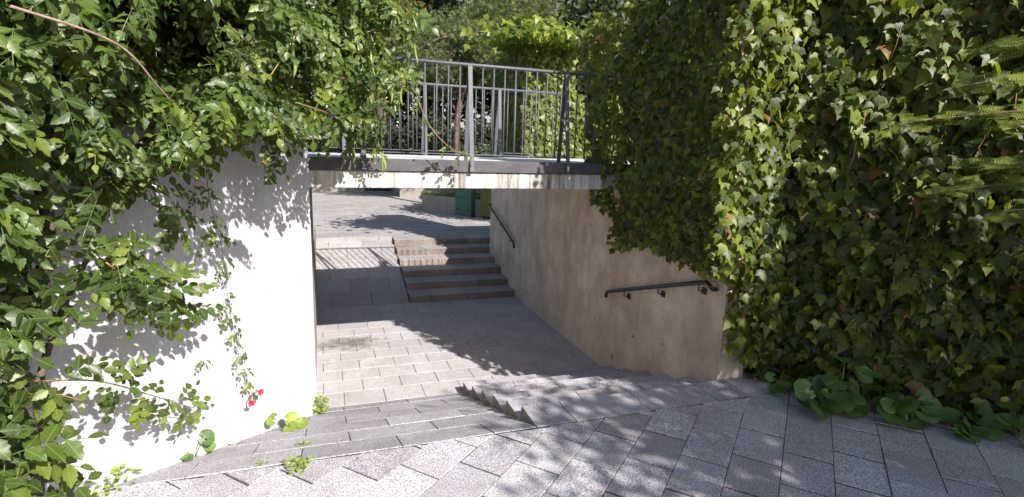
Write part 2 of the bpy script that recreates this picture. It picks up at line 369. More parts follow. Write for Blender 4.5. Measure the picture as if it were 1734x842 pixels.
n4 = rows(-1.75, -0.05, 0, 0, 0.72, 0, [0.0, 0.36], [(1, 0, -0.055), (-1, 0, 1.75)], zr2, ramp2, MT['slab_far'], vrows=[6.252, 6.75, 7.21, 7.65, 7.97, 8.16, 8.6, 8.85, FTOP], jz=0.001)
# plaza: near part as single slabs, the rest joined
n5 = rows(-2.2, 3.6, 0, 0, 0.60, 0, [0.0, 0.3], [(-1, 0, 2.2), (1, 0, 3.6)], flat, plaza, MT['slab_far'], vrows=[FTOP+0.003+i*0.30 for i in range(27)], jz=0.0012, tilt=0.0015)
bmj = MB()
for i in range(22):
    v0 = FTOP+0.003+(26+i)*0.30
    for j in range(-16, 20):
        u0 = j*0.6+(0.3 if i % 2 else 0); dz = random.uniform(-.002, .002)
        bmj.box(u0+.004, u0+.596, v0+.004, v0+.296, -0.03, dz)
for i in range(26):
    v0 = FTOP+0.003+i*0.30
    for j in list(range(-16, -4))+list(range(7, 20)):
        u0 = j*0.6; bmj.box(u0+.004, u0+.596, v0+.004, v0+.296, -0.03, random.uniform(-.002, .002))
o = bmj.build('far_paving', MT['slab_far'], plaza, kind='stuff')
print('slabs', n1, n2, n3, n4, n5)

# steps: every stone a block
st1 = MB().box(0.03, 2.0, 0.05, RAMP_END-0.02, -1.1, LOW-0.02).build('lower_steps', MT['joint'], kind='structure')
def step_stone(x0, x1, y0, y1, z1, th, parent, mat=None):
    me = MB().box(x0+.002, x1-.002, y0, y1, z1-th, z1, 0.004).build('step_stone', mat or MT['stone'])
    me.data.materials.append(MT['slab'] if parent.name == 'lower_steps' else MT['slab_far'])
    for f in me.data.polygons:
        if f.normal.z > .6: f.material_index = 1  # tops take the paving granite, all other faces the darker brown
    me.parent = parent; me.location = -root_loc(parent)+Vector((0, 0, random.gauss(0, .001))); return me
offs = [0.345, 0.0, 0.345, 0.14, 0.48, 0.25]
for k in range(6):
    v0 = 0.001 if k == 0 else A0+(k-1)*TR; v1 = A0+k*TR
    cuts = [0.0]+[x for x in [offs[k]+0.69*i for i in range(4)] if 0.05 < x < 1.95]+[2.01]
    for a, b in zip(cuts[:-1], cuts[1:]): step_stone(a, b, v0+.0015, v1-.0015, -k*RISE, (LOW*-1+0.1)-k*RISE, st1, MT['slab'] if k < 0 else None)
st2 = MB().box(0.0, 2.9, FV+.05, FTOP, -1.1, LOW-0.02).build('upper_steps', MT['joint'], kind='structure')
for k in range(6):
    v0 = FV+k*FT; v1 = FV+(k+1)*FT; rgt = 2.01 if k < 4 else 3.2
    cuts = [-0.05]+[x for x in [offs[k]+0.69*i for i in range(5)] if 0.05 < x < rgt-.1]+[rgt]
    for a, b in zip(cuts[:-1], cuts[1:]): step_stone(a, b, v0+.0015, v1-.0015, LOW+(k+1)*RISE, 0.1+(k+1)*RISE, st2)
# manhole like slab with slots in the landing
mh = thing('access_cover', 'square stone access cover with small slots set in the lower landing paving', 'cover', (0.19, 4.22, LOW))
mb = MB().box(-0.02, 0.40, 3.99, 4.36, LOW-0.02, LOW+0.006, 0.003); mb.build('lid', MT['slab_low'], mh)
for x, y in ((0.08, 4.27), (0.28, 4.31), (0.30, 4.12), (0.10, 4.07)):
    MB().box(x-.025, x+.025, y-.008, y+.008, LOW+.004, LOW+.0075).build('slot', MT['black'], mh)
for n_ in (mh,): pass

# ------------------------------------------------------------------ walls, terraces, bridge
def pt(o, d, s, n=None, off=0): q = o+d*s+(n*off if n else Vector()); return (q.x, q.y)
wl = MB().prism([pt(WC, WD, 0), (WC.x-0.02, 2.19), (WC.x-0.32, 2.19), pt(WC, WD, 6.6, WN, -0.3), pt(WC, WD, 6.6)][::-1], -1.1, 2.33).build('wing_wall', MT['white_wall'])
wp = lambda s, z, off=0: tuple(WC+WD*s+WN*off+Vector((0, 0, z)))
cut_holes(wl, [(wp(0.77, 2.24), WN, 0.022, 0.06), (wp(0.73, 0.82), WN, 0.022, 0.06), (wp(0.42, 1.7), WN, 0.014, 0.05), (wp(1.6, 0.89), WN, 0.02, 0.05), (wp(0.5, 0.35), WN, 0.006, 0.03), (wp(0.52, 0.30), WN, 0.005, 0.03)])
tag(wl, 'whitewashed concrete wall with vine shadows on the left of the passage', 'wall')
lp = MB().box(-1.97, -1.672, 2.20, 4.63, -1.1, 1.664).box(-1.97, -1.70, 4.631, 8.8, -1.1, 0.35).build('passage_wall', MT['grey_conc'])
tag(lp, 'narrow dark concrete side wall under the left end of the footbridge', 'wall')
tl = MB().prism([(-1.98, 2.2), (-1.98, 4.7), (-16, 4.7), (-16, -12), (-7.5, -10), pt(WC, WD, 6.55, WN, -0.31)], -1.1, 1.97).build('upper_terrace', MT['soil'], kind='structure')
# right passage wall and ivy wing wall
rw = MB().box(2.01, 2.31, 0.375, 8.05, -1.1, 1.664).build('passage_wall', MT['wall'])
cut_holes(rw, [((2.01, v, z), (-1, 0, 0), r_*1.3, 0.05) for v, z, r_ in ((2.35, -0.55, 0.045), (4.3, -0.3, .02), (1.9, -0.1, .02), (1.3, 0.02, .015), (5.6, -0.5, .03), (3.2, 1.1, .018), (2.9, -.2, .015))])
tag(rw, 'bare brown concrete passage wall with two handrails under the bridge', 'wall')
iw = MB().prism([(2.012, 0.52), (2.55, 0.52), pt(IB, ID, 6.5), pt(IB, ID, 6.5, IN, -0.3), (2.75, 0.82), (2.45, 0.86), (2.45, 1.3), (2.012, 1.3)], 1.666, 4.0)
iw.box(2.012, 2.45, 1.302, 2.12, 1.666, 3.65)
iw.prism([(2.33, 0.521), (2.55, 0.521), pt(IB, ID, 6.5), pt(IB, ID, 6.5, IN, -0.3), (2.75, 0.82), (2.33, 0.84)], -1.1, 1.664)
iw = iw.build('ivy_wall', MT['wall'])
tag(iw, 'tall concrete wall hidden under ivy on the right of the stairs', 'wall')
tr_ = MB().box(2.32, 15, 2.30, 8.0, -1.1, 1.945).build('right_terrace', MT['deck'], kind='structure')
# footbridge
br = thing('footbridge', 'low concrete footbridge with dark steel edge spanning the sunken passage', 'bridge', (0.1, 3.4, 1.66))
MB().box(-2.0, 2.30, 2.215, 4.66, 1.67, 1.845, 0.006).build('concrete_slab', MT['fascia'], br)
MB().box(-2.0, 2.30, 2.19, 2.225, 1.848, 1.975, 0.003).build('edge_beam', MT['beam'], br)
MB().box(-2.0, 2.30, 4.645, 4.68, 1.848, 1.975, 0.003).build('edge_beam', MT['beam'], br)
MB().box(-2.0, 2.305, 2.228, 4.642, 1.849, 1.962).build('deck', MT['deck'], br)
def railing(v, u0, u1, posts, sgn, label):
    r = thing('steel_railing', label, 'railing', ((u0+u1)/2, v, 1.97), 'steel railings on the footbridge')
    sl_ = -0.004; zt, zb = 2.987, 2.037
    z = lambda u, b: b+sl_*u
    MB().bar((u0, v, z(u0, zt)), (u1, v, z(u1, zt)), 0.012, 0.045).bm.free()
    MB().tube([(u0, v, z(u0, zt)), (u1, v, z(u1, zt))], 0.019, 10).build('top_rail', MT['rail'], r)
    mb = MB(); mb.prism([(u0, v-.018), (u1, v-.018), (u1, v+.018), (u0, v+.018)], [z(u0, zb)-.005, z(u1, zb)-.005]*1+[z(u1, zb)-.005, z(u0, zb)-.005], [z(u0, zb)+.005, z(u1, zb)+.005, z(u1, zb)+.005, z(u0, zb)+.005]); mb.build('bottom_rail', MT['rail'], r)
    sp = (posts[1]-posts[0])/9
    k0 = math.ceil((u0-posts[0])/sp); k1 = math.floor((u1-posts[0])/sp)
    bal = MB().tube([(0, 0, 0.0), (0, 0, zt-zb-.012)], 0.0085, 7).mesh('baluster', MT['rail'])
    for k in range(k0, k1+1):
        if k % 9 == 0: continue
        u = posts[0]+k*sp; link('baluster', bal, r, (u, v, z(u, zb)+.004))
    for u in posts:
        p = link('post', MB().bar((0, 0, 0.98-.02), (0, -sgn*0.165, -0.165), 0.046, 0.012).mesh('post', MT['rail']), r, (u-.012, v-.01*sgn, z(u, 2.02)))
        link('post_brace', MB().bar((0, 0, 0.98-.02), (0, sgn*0.10, -0.05), 0.046, 0.012).mesh('post_brace', MT['rail']), p, (u-.012, v+.012*sgn, z(u, 2.02)))
    return r
railing(2.331, -1.95, 2.25, [-2.25, -1.11, 0.022, 1.16], 1, 'nearer steel railing with upright bars along the front edge of the footbridge')
railing(4.581, -1.95, 2.09, [-1.21, -0.07, 1.07], -1, 'farther steel railing seen through the front one across the bridge deck')
# wall handrails
def handrail(pts, brk, label):
    h = thing('wall_handrail', label, 'handrail', pts[len(pts)//2], 'handrails on the passage wall')
    MB().tube(pts, 0.023, 12).build('rail_tube', MT['handrail'], h)
    for v, z in brk:
        MB().tube([(1.935, v, z-.01), (1.935, v, z-.075), (1.985, v, z-.09), (2.0, v, z-.09)], 0.007, 7).build('bracket', MT['handrail'], h)
        MB().box(1.996, 2.008, v-.035, v+.035, z-.12, z-.055, .002).build('wall_plate', MT['handrail'], h)
s1 = lambda v: 0.93-0.315*(v-0.55)
handrail([(1.99, 0.50, 0.865), (1.955, 0.49, .87), (1.935, 0.52, 0.895), (1.935, 0.58, s1(.58))]+[(1.935, v, s1(v)) for v in (1.0, 1.6, 2.2, 2.42)]+[(1.935, 2.47, s1(2.47)-.01), (1.937, 2.49, s1(2.5)-.04), (1.94, 2.49, s1(2.5)-.075)],
         [(v, s1(v)) for v in (0.68, 1.35, 2.05)], 'dark steel handrail sloping down beside the near steps, next to the ivy')
s2 = lambda v: 0.31+0.32*(v-6.25)
handrail([(1.94, 6.18, 0.20), (1.935, 6.19, .27), (1.935, 6.25, s2(6.25))]+[(1.935, v, s2(v)) for v in (6.9, 7.5, 7.9)]+[(1.95, 7.96, s2(7.95)), (1.99, 8.0, s2(7.95)-.01)],
         [(v, s2(v)) for v in (6.45, 7.1, 7.75)], 'dark steel handrail climbing beside the far steps under the bridge')

# ------------------------------------------------------------------ leaves
def T(l): return np.array(l, dtype=np.float64)
def leaflet(L=1.0, W=0.46, fold=0.16, droop=0.18, teeth=True):
    ys = [0.0, 0.14, 0.34, 0.55, 0.76, 1.0]; ws = [0.0, 0.33, 0.5, 0.44, 0.24, 0.0]
    V = []; F = []
    for i, (y, x) in enumerate(zip(ys, ws)): V.append((0, y*L, -droop*y*y*L))
    for sg in (-1, 1):
        b = len(V)
        for i in (1, 2, 3, 4):
            j = ys[i]+(0.05 if teeth else 0); V.append((sg*ws[i]*W, j*L, -droop*j*j*L+fold*ws[i]*W*1.2))
        if teeth:
            for i in (1, 2, 3): V.append((sg*(ws[i]+ws[i+1])/2*W*0.88, (ys[i]+ys[i+1])/2*L, -droop*L*0.3*(ys[i]+ys[i+1])/2+fold*W*.3))
        s = [0]+[b, b+4, b+1, b+5, b+2, b+6, b+3]+[5] if teeth else [0, b, b+1, b+2, b+3, 5]
        mid = [1, 2, 2, 3, 3, 4, 4, 5] if teeth else None
        c = 1
        if teeth:
            tri = [(0, b, 1), (1, b, b+4), (1, b+4, 2), (2, b+4, b+1), (2, b+1, b+5), (2, b+5, 3), (3, b+5, b+2), (3, b+2, b+6), (3, b+6, 4), (4, b+6, b+3), (4, b+3, 5)]
        else: tri = [(0, b, 1), (1, b, b+1), (1, b+1, 2), (2, b+1, b+2), (2, b+2, 3), (3, b+2, b+3), (3, b+3, 4), (4, b+3, 5)]
        F += [t if sg > 0 else t[::-1] for t in tri]
    V = T(V); return V, np.array(F), np.stack([V[:, 0]/W*.6, V[:, 1]/L], 1)
def basis(y, z):
    y = y/np.linalg.norm(y, axis=-1, keepdims=True)
    x = np.cross(y, z); x /= (np.linalg.norm(x, axis=-1, keepdims=True)+1e-9); z = np.cross(x, y)
    return np.stack([x, y, z], axis=-1)          # columns
def merge(protos, idx, Rm, P, sc):
    Vs, Fs, Rn, Us = [], [], [], []; base = 0
    r = rng.random(len(P))
    for k, pr in enumerate(protos):
        pv, pf = pr[:2]; pu = pr[2] if len(pr) > 2 else pv[:, :2]
        m = np.where(idx == k)[0]
        if not len(m): continue
        v = np.einsum('nij,vj->nvi', Rm[m], pv)*sc[m][:, None, None]+P[m][:, None, :]
        f = pf[None]+(np.arange(len(m))*len(pv))[:, None, None]+base
        Vs.append(v.reshape(-1, 3)); Fs.append(f.reshape(-1, 3)); Rn.append(np.repeat(r[m], len(pv))); Us.append(np.tile(pu, (len(m), 1))); base += len(m)*len(pv)
    return np.concatenate(Vs), np.concatenate(Fs), np.concatenate(Rn), np.concatenate(Us)
def compound(n=4, L=0.085, bend=0.25, teeth=True):
    """odd-pinnate leaf along +y, length about 0.25"""
    Vs, Fs, Us = [], [], []; base = 0; tot = 0.06+n*0.056
    def rach(s): y = s*tot; return np.array([0, y, -bend*y*s])
    for i in range(n+1):
        s = (0.06+i*0.056)/tot if i < n else 1.0
        p = rach(min(s, 1)); k = 1-abs(i-n*0.45)/(n*1.6)
        for sg in ((-1, 1) if i < n else (0,)):
            pv, pf, pu = leaflet(1, random.uniform(.6, .72), 0.2, random.uniform(0.1, 0.3), teeth)
            yd = np.array([sg*1.0, 0.55+random.uniform(-.45, .35), -0.28+random.uniform(-.5, .3)]) if sg else np.array([0, 1, -.35])
            b = basis(yd, np.array([random.uniform(-.55, .55), random.uniform(-.3, .5), 1.0]))
            l = L*k*random.uniform(.85, 1.12)*(1.15 if sg == 0 else 1)
            v = (pv*l)@b.T+p; Vs.append(v); Us.append(pu); Fs.append(pf+base); base += len(v)
    for i in range(4):
        a, b = rach(i/4), rach((i+1)/4)
        v = np.array([a+[-.0018, 0, 0], a+[.0018, 0, 0], b+[.0018, 0, 0], b+[-.0018, 0, 0]]); Vs.append(v); Fs.append(np.array([[0, 1, 2], [0, 2, 3]])+base); base += 4; Us.append(np.zeros((4, 2)))
    return np.concatenate(Vs), np.concatenate(Fs), np.concatenate(Us)
def ivyleaf(lob=0.62, droop=0.25, cup=0.12):
    """three pointed lobes, tip along +y, unit size"""
    o = [(0.0, 0.0), (0.16, -0.08), (0.34, -0.02), (0.42, 0.10), (0.62, 0.36+.1*lob), (0.44, 0.40), (0.30, 0.50), (0.24, 0.66), (0.11, 0.84), (0.0, 1.05)]
    V = [(0, 0.02, 0), (0, 0.38, 0.0), (0, 0.7, 0)]; pts = o[1:]+[(-x, y) for x, y in o[1:-1]][::-1]
    for x, y in pts: V.append((x, y, 0))
    V = T(V)
    V[:, 2] = -droop*(V[:, 1]**2)*0.6+cup*np.abs(V[:, 0])*0.7-0.22*np.abs(V[:, 0])**2
    V[1, 2] += 0.03; n = len(pts); F = []; m = 9
    R_ = list(range(3, 3+9)); L_ = [0]*9
    L_ = [3+8]+[3+9+i for i in range(8)]           # tip then left side downwards
    # right side fan
    r = [3+i for i in range(9)]
    F += [(0, r[0], 1), (r[0], r[1], 1), (r[1], r[2], 1), (r[2], r[3], 1), (r[3], r[4], 1), (r[4], r[5], 1), (r[5], 2, 1), (r[5], r[6], 2), (r[6], r[7], 2), (r[7], r[8], 2)]
    l = [3+16-i for i in range(8)]+[3+8]
    F += [(l[0], 0, 1), (l[1], l[0], 1), (l[2], l[1], 1), (l[3], l[2], 1), (l[4], l[3], 1), (l[5], l[4], 1), (2, l[5], 1), (l[6], l[5], 2), (l[7], l[6], 2), (l[8], l[7], 2)]
    return V, np.array(F)
def roundleaf(n=12, wav=0.05, cup=0.18):
    V = [(0, 0.0, -0.04)]
    for ring, rr in ((0, 0.28), (1, 0.5)):
        for i in range(n):
            a = -math.pi/2+0.28+(2*math.pi-0.56)*i/(n-1)
            r = rr*(1+0.1*math.sin(a)); z = cup*rr*rr*2.0+(wav*math.sin(a*5+1) if ring else 0)
            V.append((r*math.cos(a), 0.12+r*math.sin(a), z-0.04))
    F = []
    for i in range(n-1):
        a, b = 1+i, 2+i; c, d = 1+n+i, 2+n+i
        F += [(0, a, b), (a, c, d), (a, d, b)]
    return T(V), np.array(F)
def simple(W=0.5, fold=.1):
    return T([(0, 0, 0), (W/2, 0.45, fold), (0, 1, -.1), (-W/2, 0.45, fold)]), np.array([(0, 1, 2), (0, 2, 3)])
def tuft(n=18, sp=0.9, wd=0.022):
    V, F = [], []
    for i in range(n):
        a = random.uniform(0, 6.28); e = random.uniform(0.1, sp); d = np.array([math.cos(a)*math.sin(e), math.cos(e), math.sin(a)*math.sin(e)])
        s = np.cross(d, [random.random(), random.random(), 1]); s /= np.linalg.norm(s); l = random.uniform(.7, 1)
        o_ = d*0.05; b = len(V); V += [tuple(o_-s*wd), tuple(o_+s*wd), tuple(d*l)]; F.append((b, b+1, b+2))
    return T(V), np.array(F)
def frond(n=9):
    """flat conifer spray along +y, unit length"""
    V, F = [], []
    def blade(p, d, l, w):
        s = np.array([d[1], -d[0], 0]); s = s/(np.linalg.norm(s)+1e-9); b = len(V)
        V.extend([tuple(p-s*w), tuple(p+s*w), tuple(p+d*l)]); F.append((b, b+1, b+2))
    blade(np.zeros(3), np.array([0, 1, -.1]), 1, .012)
    for i in range(n):
        y = 0.08+0.86*i/n; L = 0.42*(1-y*0.75)
        for sg in (-1, 1):
            d = np.array([sg*.78, .62, -.22+random.uniform(-.1, .1)]); d /= np.linalg.norm(d); p = np.array([0, y, -.1*y*y])
            blade(p, d, L, .010)
            for j in range(6):
                q = p+d*L*(j+.5)/6.5
                for s2_ in (-1, 1):
                    e = np.array([d[0]*.7-s2_*d[1]*.7, d[1]*.7+s2_*d[0]*.7, d[2]]); blade(q, e, 0.085*(1-y*.4), .008)
    return T(V), np.array(F)
PR_COMP = [compound(n, L, b) for n, L, b in ((2, .115, .2), (3, .11, .35), (3, .10, .5), (4, .10, .45), (3, .12, .5), (2, .125, .6))]
PR_BACK = [compound(3, .12, .4, False), compound(3, .11, .6, False)]
PR_IVY = [ivyleaf(l, d, c) for l, d, c in ((.6, .3, .12), (.8, .5, .25), (.4, .15, -.1), (.7, .8, .3))]
PR_SMALL = [ivyleaf(.2, .3, .1)]
PR_SIMPLE = [simple(.5), simple(.62, .18)]
def unit(v): return v/np.linalg.norm(v, axis=-1, keepdims=True)
def frust(P):
    """screen size measure: in front of the lens and in frame"""
    d = P-np.array(CAM); x = d@np.array(rt2); y = d@np.array(up2); z = d@np.array(fw); z = np.maximum(z, 1e-3)
    return (z > .5) & (np.abs(x/z) < 0.92) & (np.abs(y/z) < 0.45), z
def foliage(root, protos, P, Rm, sc, mat, nobj=300, leafname='leaf', prefer=None, rest='foliage'):
    """the leaves that show largest as single objects, the others joined"""
    idx = rng.integers(0, len(protos), len(P)); vis, z = frust(P)
    score = sc/z*np.where(vis, 1, 0.0)
    if prefer is not None: score = score*prefer
    order = np.argsort(-score); pick = order[:nobj]; restm = np.ones(len(P), bool); restm[pick] = False
    if nobj:
        mes = [mesh_np(leafname, pr[0], pr[1], mat, uv=(pr[2] if len(pr) > 2 else pr[0][:, :2])) for pr in protos]; rl = root_loc(root)
        for i in pick:
            o = bpy.data.objects.new(leafname, mes[idx[i]]); COL.objects.link(o); o.parent = root
            m = Matrix([[float(Rm[i][a][b]*sc[i]) for b in range(3)]+[float(P[i][a]-rl[a])] for a in range(3)]+[[0, 0, 0, 1]])
            o.matrix_local = m
    if restm.any():
        V, F, rn, us = merge(protos, idx[restm], Rm[restm], P[restm], sc[restm])
        o = link(rest, mesh_np(rest, V, F, mat, rn, uv=us), None, (0, 0, 0), 'stuff'); o.parent = root; o.location = -root_loc(root)
def tubes(name, lines, mat, root, seg=5, joined=False):
    if joined:
        mb = MB()
        for pts, r in lines: mb.tube(pts, r, seg)
        return mb.build(name, mat, root)
    for pts, r in lines: MB().tube(pts, r, seg).build(name, mat, root)
def inpoly(x, y, poly):
    c = False; n = len(poly)
    for i in range(n):
        (x1, y1), (x2, y2) = poly[i], poly[(i+1) % n]
        if (y1 > y) != (y2 > y) and x < (x2-x1)*(y-y1)/(y2-y1)+x1: c = not c
    return c

# ---- trumpet vine on the left wing wall.  wall coordinates: s along the wall (negative: along the bridge), h height, o distance out
def W3(s, h, o):
    if s >= 0:
        return WC+WD*s+WN*o+Vector((0, 0, h))
    k = min(1, -s/0.4); a = WC+WN*o; b = Vector((WC.x, 2.05-o*0.3, 0)); c = a.lerp(b, k)
    return Vector((c.x-s, c.y, h))
VP = [(4.6, 4.3), (-0.62, 4.3), (-1.02, 3.6), (-1.1, 3.1), (-0.95, 2.72), (-0.55, 2.33), (-0.21, 2.17), (0.2, 2.15), (0.67, 2.12), (1.12, 2.20), (1.43, 2.17), (1.78, 2.05), (2.0, 1.95), (2.2, 1.82), (2.4, 1.76), (2.54, 1.68), (2.6, 1.56), (2.4, 1.5), (2.2, 1.44), (2.2, 1.32), (2.5, 1.26), (2.85, 1.2),
      (3.0, 1.1), (2.95, 0.95), (2.8, 0.85), (2.75, 0.75), (3.0, 0.66), (3.1, 0.5), (3.2, 0.30), (3.3, 0.02), (4.6, 0.02)]
vine = thing('trumpet_vine', 'large trumpet vine spilling over the white wall with seed pods and red flowers', 'climbing plant', (-3.3, 0.6, 1.97))
LP, LR, LS, LW = [], [], [], []
def add_leaf(p, d, nrm, s, wgt=1.0):
    LP.append(tuple(p)); LR.append((tuple(d), tuple(nrm))); LS.append(s); LW.append(wgt)
stems = []
def shoot(p0, d0, length, droop, out, leafs=1.0, r0=0.004, keep=True, step=0.07, gap=1):
    p = Vector(p0); d = Vector(d0).normalized(); pts = [p.copy()]; n = int(length/step)
    for i in range(n):
        d = (d+Vector((random.gauss(0, .10), random.gauss(0, .10), random.gauss(0, .08)-droop))).normalized()
        p = p+d*step; pts.append(p.copy())
        if i % gap: continue
        side = d.cross(out); side = side.normalized() if side.length > .1 else Vector((1, 0, 0))
        for sg in (-1, 1):
            if random.random() < 0.15: continue
            ld = (side*sg*random.uniform(.5, 1)+out*random.uniform(.1, .9)+d*.5+Vector((0, 0, random.uniform(-.9, .1)))).normalized()
            nn = (out*random.uniform(.4, 1.1)+Vector((random.gauss(0, .3), random.gauss(0, .3), random.uniform(.3, 1.0))))
            add_leaf(p, ld, nn, leafs*random.uniform(.7, 1.15), wgt=1)
    return pts
def appar(s, h, o):
    """where a point that stands o out from the wall covers the reference layer 0.3 m out"""
    k = (2.99-.3)/(2.99-o); return (4.86+(s-4.86)*k if s > 0 else s, 2.15+(h-2.15)*k)
outv = (WN+Vector((0, -.3, 0))).normalized()
cnt = 0
while cnt < 800:
    s = random.uniform(-1.1, 4.6); h = random.uniform(0.05, 4.3)
    # keep starts off the lower rim so that shoots end there
    lay = random.random(); o = 0.06+(0.95 if h > 2.1 and -.1 < s < 2.7 else 0.55*min(1.25, 0.85+max(0, s)*0.2))*lay**1.2
    sa_, ha_ = appar(s, h, o)
    if not inpoly(sa_, ha_, VP) or (not inpoly(sa_, ha_-0.1, VP) and random.random() < .6): continue
    if sa_ < -.15 and random.random() < .38: continue
    p = W3(s, h, o); along = random.choice((-1, 1))*random.uniform(.2, 1); dd = -WD*along+outv*random.uniform(0, .5)+Vector((0, 0, random.uniform(-.5, .4)))
    pts = shoot(p, dd, random.uniform(.2, .42), 0.12, outv, leafs=random.uniform(.75, 1.0)*min(1, (3.1-o)/2.9)*.97)
    cnt += 1
    if cnt % 9 == 0: stems.append((pts, [0.0035]*len(pts)))
# deeper, darker volume behind and above the wall top
for i in range(2300):
    s = random.uniform(-0.7, 5.2); h = random.uniform(2.25, 4.5); o = random.uniform(-1.2, 0.2)
    if s < 0 and (o < -0.5 or h < 2.9+0.3*s): continue
    p = W3(s, h, o)
    for _ in range(2):
        add_leaf(p+Vector((random.gauss(0, .1), random.gauss(0, .1), random.gauss(0, .1))), (random.gauss(0, 1), random.gauss(0, 1), random.uniform(-1, .2)), (outv.x+random.gauss(0, .5), outv.y+random.gauss(0, .5), random.uniform(.2, 1)), random.uniform(.9, 1.3), .21)
for i in range(1500):
    s = random.uniform(2.9, 4.9); h = random.uniform(.1, 2.3); o = random.uniform(.03, .45)
    sa_, ha_ = appar(s-.12, h-.1, o)
    if not inpoly(sa_, ha_, VP): continue
    add_leaf(W3(s, h, o), (random.gauss(0, 1), random.gauss(0, 1), random.uniform(-1, .2)), (outv.x+random.gauss(0, .5), outv.y+random.gauss(0, .5), random.uniform(.2, 1)), random.uniform(.7, 1.0), .21)
# named shoots that stand out from the mass
def path(l): return [W3(*q) for q in l]
def smooth(pts, k=6):
    out = []; n = len(pts)
    for i in range(n-1):
        p0, p1, p2, p3 = pts[max(i-1, 0)], pts[i], pts[i+1], pts[min(i+2, n-1)]
        for j in range(k):
            t = j/k; out.append(0.5*((2*p1)+(-p0+p2)*t+(2*p0-5*p1+4*p2-p3)*t*t+(-p0+3*p1-3*p2+p3)*t**3))
    out.append(pts[-1]); return out
NS = [
 ('pink', [(3.25, 2.56, .9), (2.9, 2.5, .95), (2.66, 2.34, .92), (2.3, 2.10, .85)], .0055, 0, 0),
 ('or', [(3.05, 1.05, .45), (2.7, 0.9, .42), (2.33, 0.65, .32), (2.08, 0.47, .26), (1.84, 0.30, .2)], .005, .7, .10),
 ('dk', [(1.57, 2.11, .2), (1.52, 1.74, .16), (1.38, 1.34, .12), (1.31, 0.80, .10), (1.2, 0.39, .09), (1.11, 0.05, .09)], .003, .5, .12),
 ('dk', [(1.59, 2.16, .16), (1.58, 1.74, .1), (1.58, 1.16, .06), (1.55, 0.53, .05)], .0022, .35, .4),
 ('or', [(-0.94, 2.89, .35), (-1.11, 2.39, .4), (-1.36, 2.11, .4), (-1.60, 2.04, .42)], .006, .5, .16),
 ('or', [(-0.43, 2.36, .3), (-0.58, 2.2, .33), (-0.66, 2.02, .36)], .004, .5, .1),
 ('or', [(2.97, 1.58, .4), (2.82, 1.57, .4), (2.55, 1.5, .42)], .005, .9, .1),
 ('or', [(2.6, 1.5, .45), (2.3, 1.24, .4), (2.03, 1.06, .34)], .004, .9, .08),
 ('yl', [(1.60, 2.82, .95), (1.74, 2.66, .95), (1.88, 2.49, .92)], .004, 0, 0),
 ('or', [(0.9, 2.62, .8), (0.5, 2.6, .85), (0.1, 2.45, .8)], .005, .9, .1),
 ('or', [(1.5, 2.38, .85), (1.2, 2.34, .88), (0.85, 2.3, .8)], .005, .9, .09),
 ('or', [(-0.3, 2.75, .8), (-0.55, 2.66, .8), (-.85, 2.6, .75)], .006, .6, .12),
 ('pink', [(-0.15, 3.5, .5), (-0.5, 3.1, .5), (-.75, 2.85, .5)], .007, .6, .12),
 ('or', [(2.9, 3.05, .8), (2.5, 3.0, .85), (2.2, 2.9, .8)], .006, .7, .12),
 ('gr', [(1.25, 2.2, .4), (1.2, 2.0, .42), (1.17, 1.85, .38)], .004, .45, .08),
 ('gr', [(1.0, 2.25, .3), (0.95, 2.1, .33), (.93, 1.95, .3)], .004, .7, .08),
 ('gr', [(2.2, 1.9, .4), (2.05, 1.7, .38), (1.98, 1.5, .3)], .004, .7, .08),
 ('gr', [(2.6, 1.45, .5), (2.3, 1.32, .45), (2.1, 1.2, .4)], .004, .8, .08),
 ('gr', [(3.5, 0.8, .6), (3.3, 0.65, .6), (3.15, 0.5, .55)], .005, 1.0, .09),
 ('gr', [(3.6, 1.05, .7), (3.4, 0.95, .72), (3.25, 0.8, .7)], .005, 1.0, .09),
 ('gr', [(3.6, 0.5, .5), (3.4, 0.4, .5), (3.25, 0.28, .5)], .005, .9, .09),
 ('gr', [(-0.62, 2.5, .4), (-0.66, 2.3, .42), (-.62, 2.15, .4)], .004, .6, .08),
 ('gr', [(-0.3, 2.4, .4), (-0.28, 2.2, .42), (-.3, 2.08, .4)], .004, .7, .08),
]
for kind, l, r, lf, gp in NS:
    pts = smooth(path(l)); n = len(pts)
    MB().tube(pts, [r*(1-.6*i/n) for i in range(n)], 6).build('stem', {'pink': MT['stem_pink'], 'or': MT['stem'], 'dk': MT['bark'], 'yl': MT['bud'], 'gr': MT['stem_green']}[kind], vine)
    if lf:
        acc = 0
        for i in range(1, n):
            acc += (pts[i]-pts[i-1]).length
            while acc > gp:
                acc -= gp; d = (pts[i]-pts[i-1]).normalized(); side = d.cross(outv).normalized()
                for sg in (-1, 1):
                    if random.random() < .12: continue
                    ld = side*sg*random.uniform(.5, 1)+outv*random.uniform(0, .6)+d*.4+Vector((0, 0, random.uniform(-.8, .1)))
                    add_leaf(pts[i], ld, outv*random.uniform(.5, 1)+Vector((random.gauss(0, .2), random.gauss(0, .2), random.uniform(.3, 1))), lf*random.uniform(.75, 1.1), 2.0)
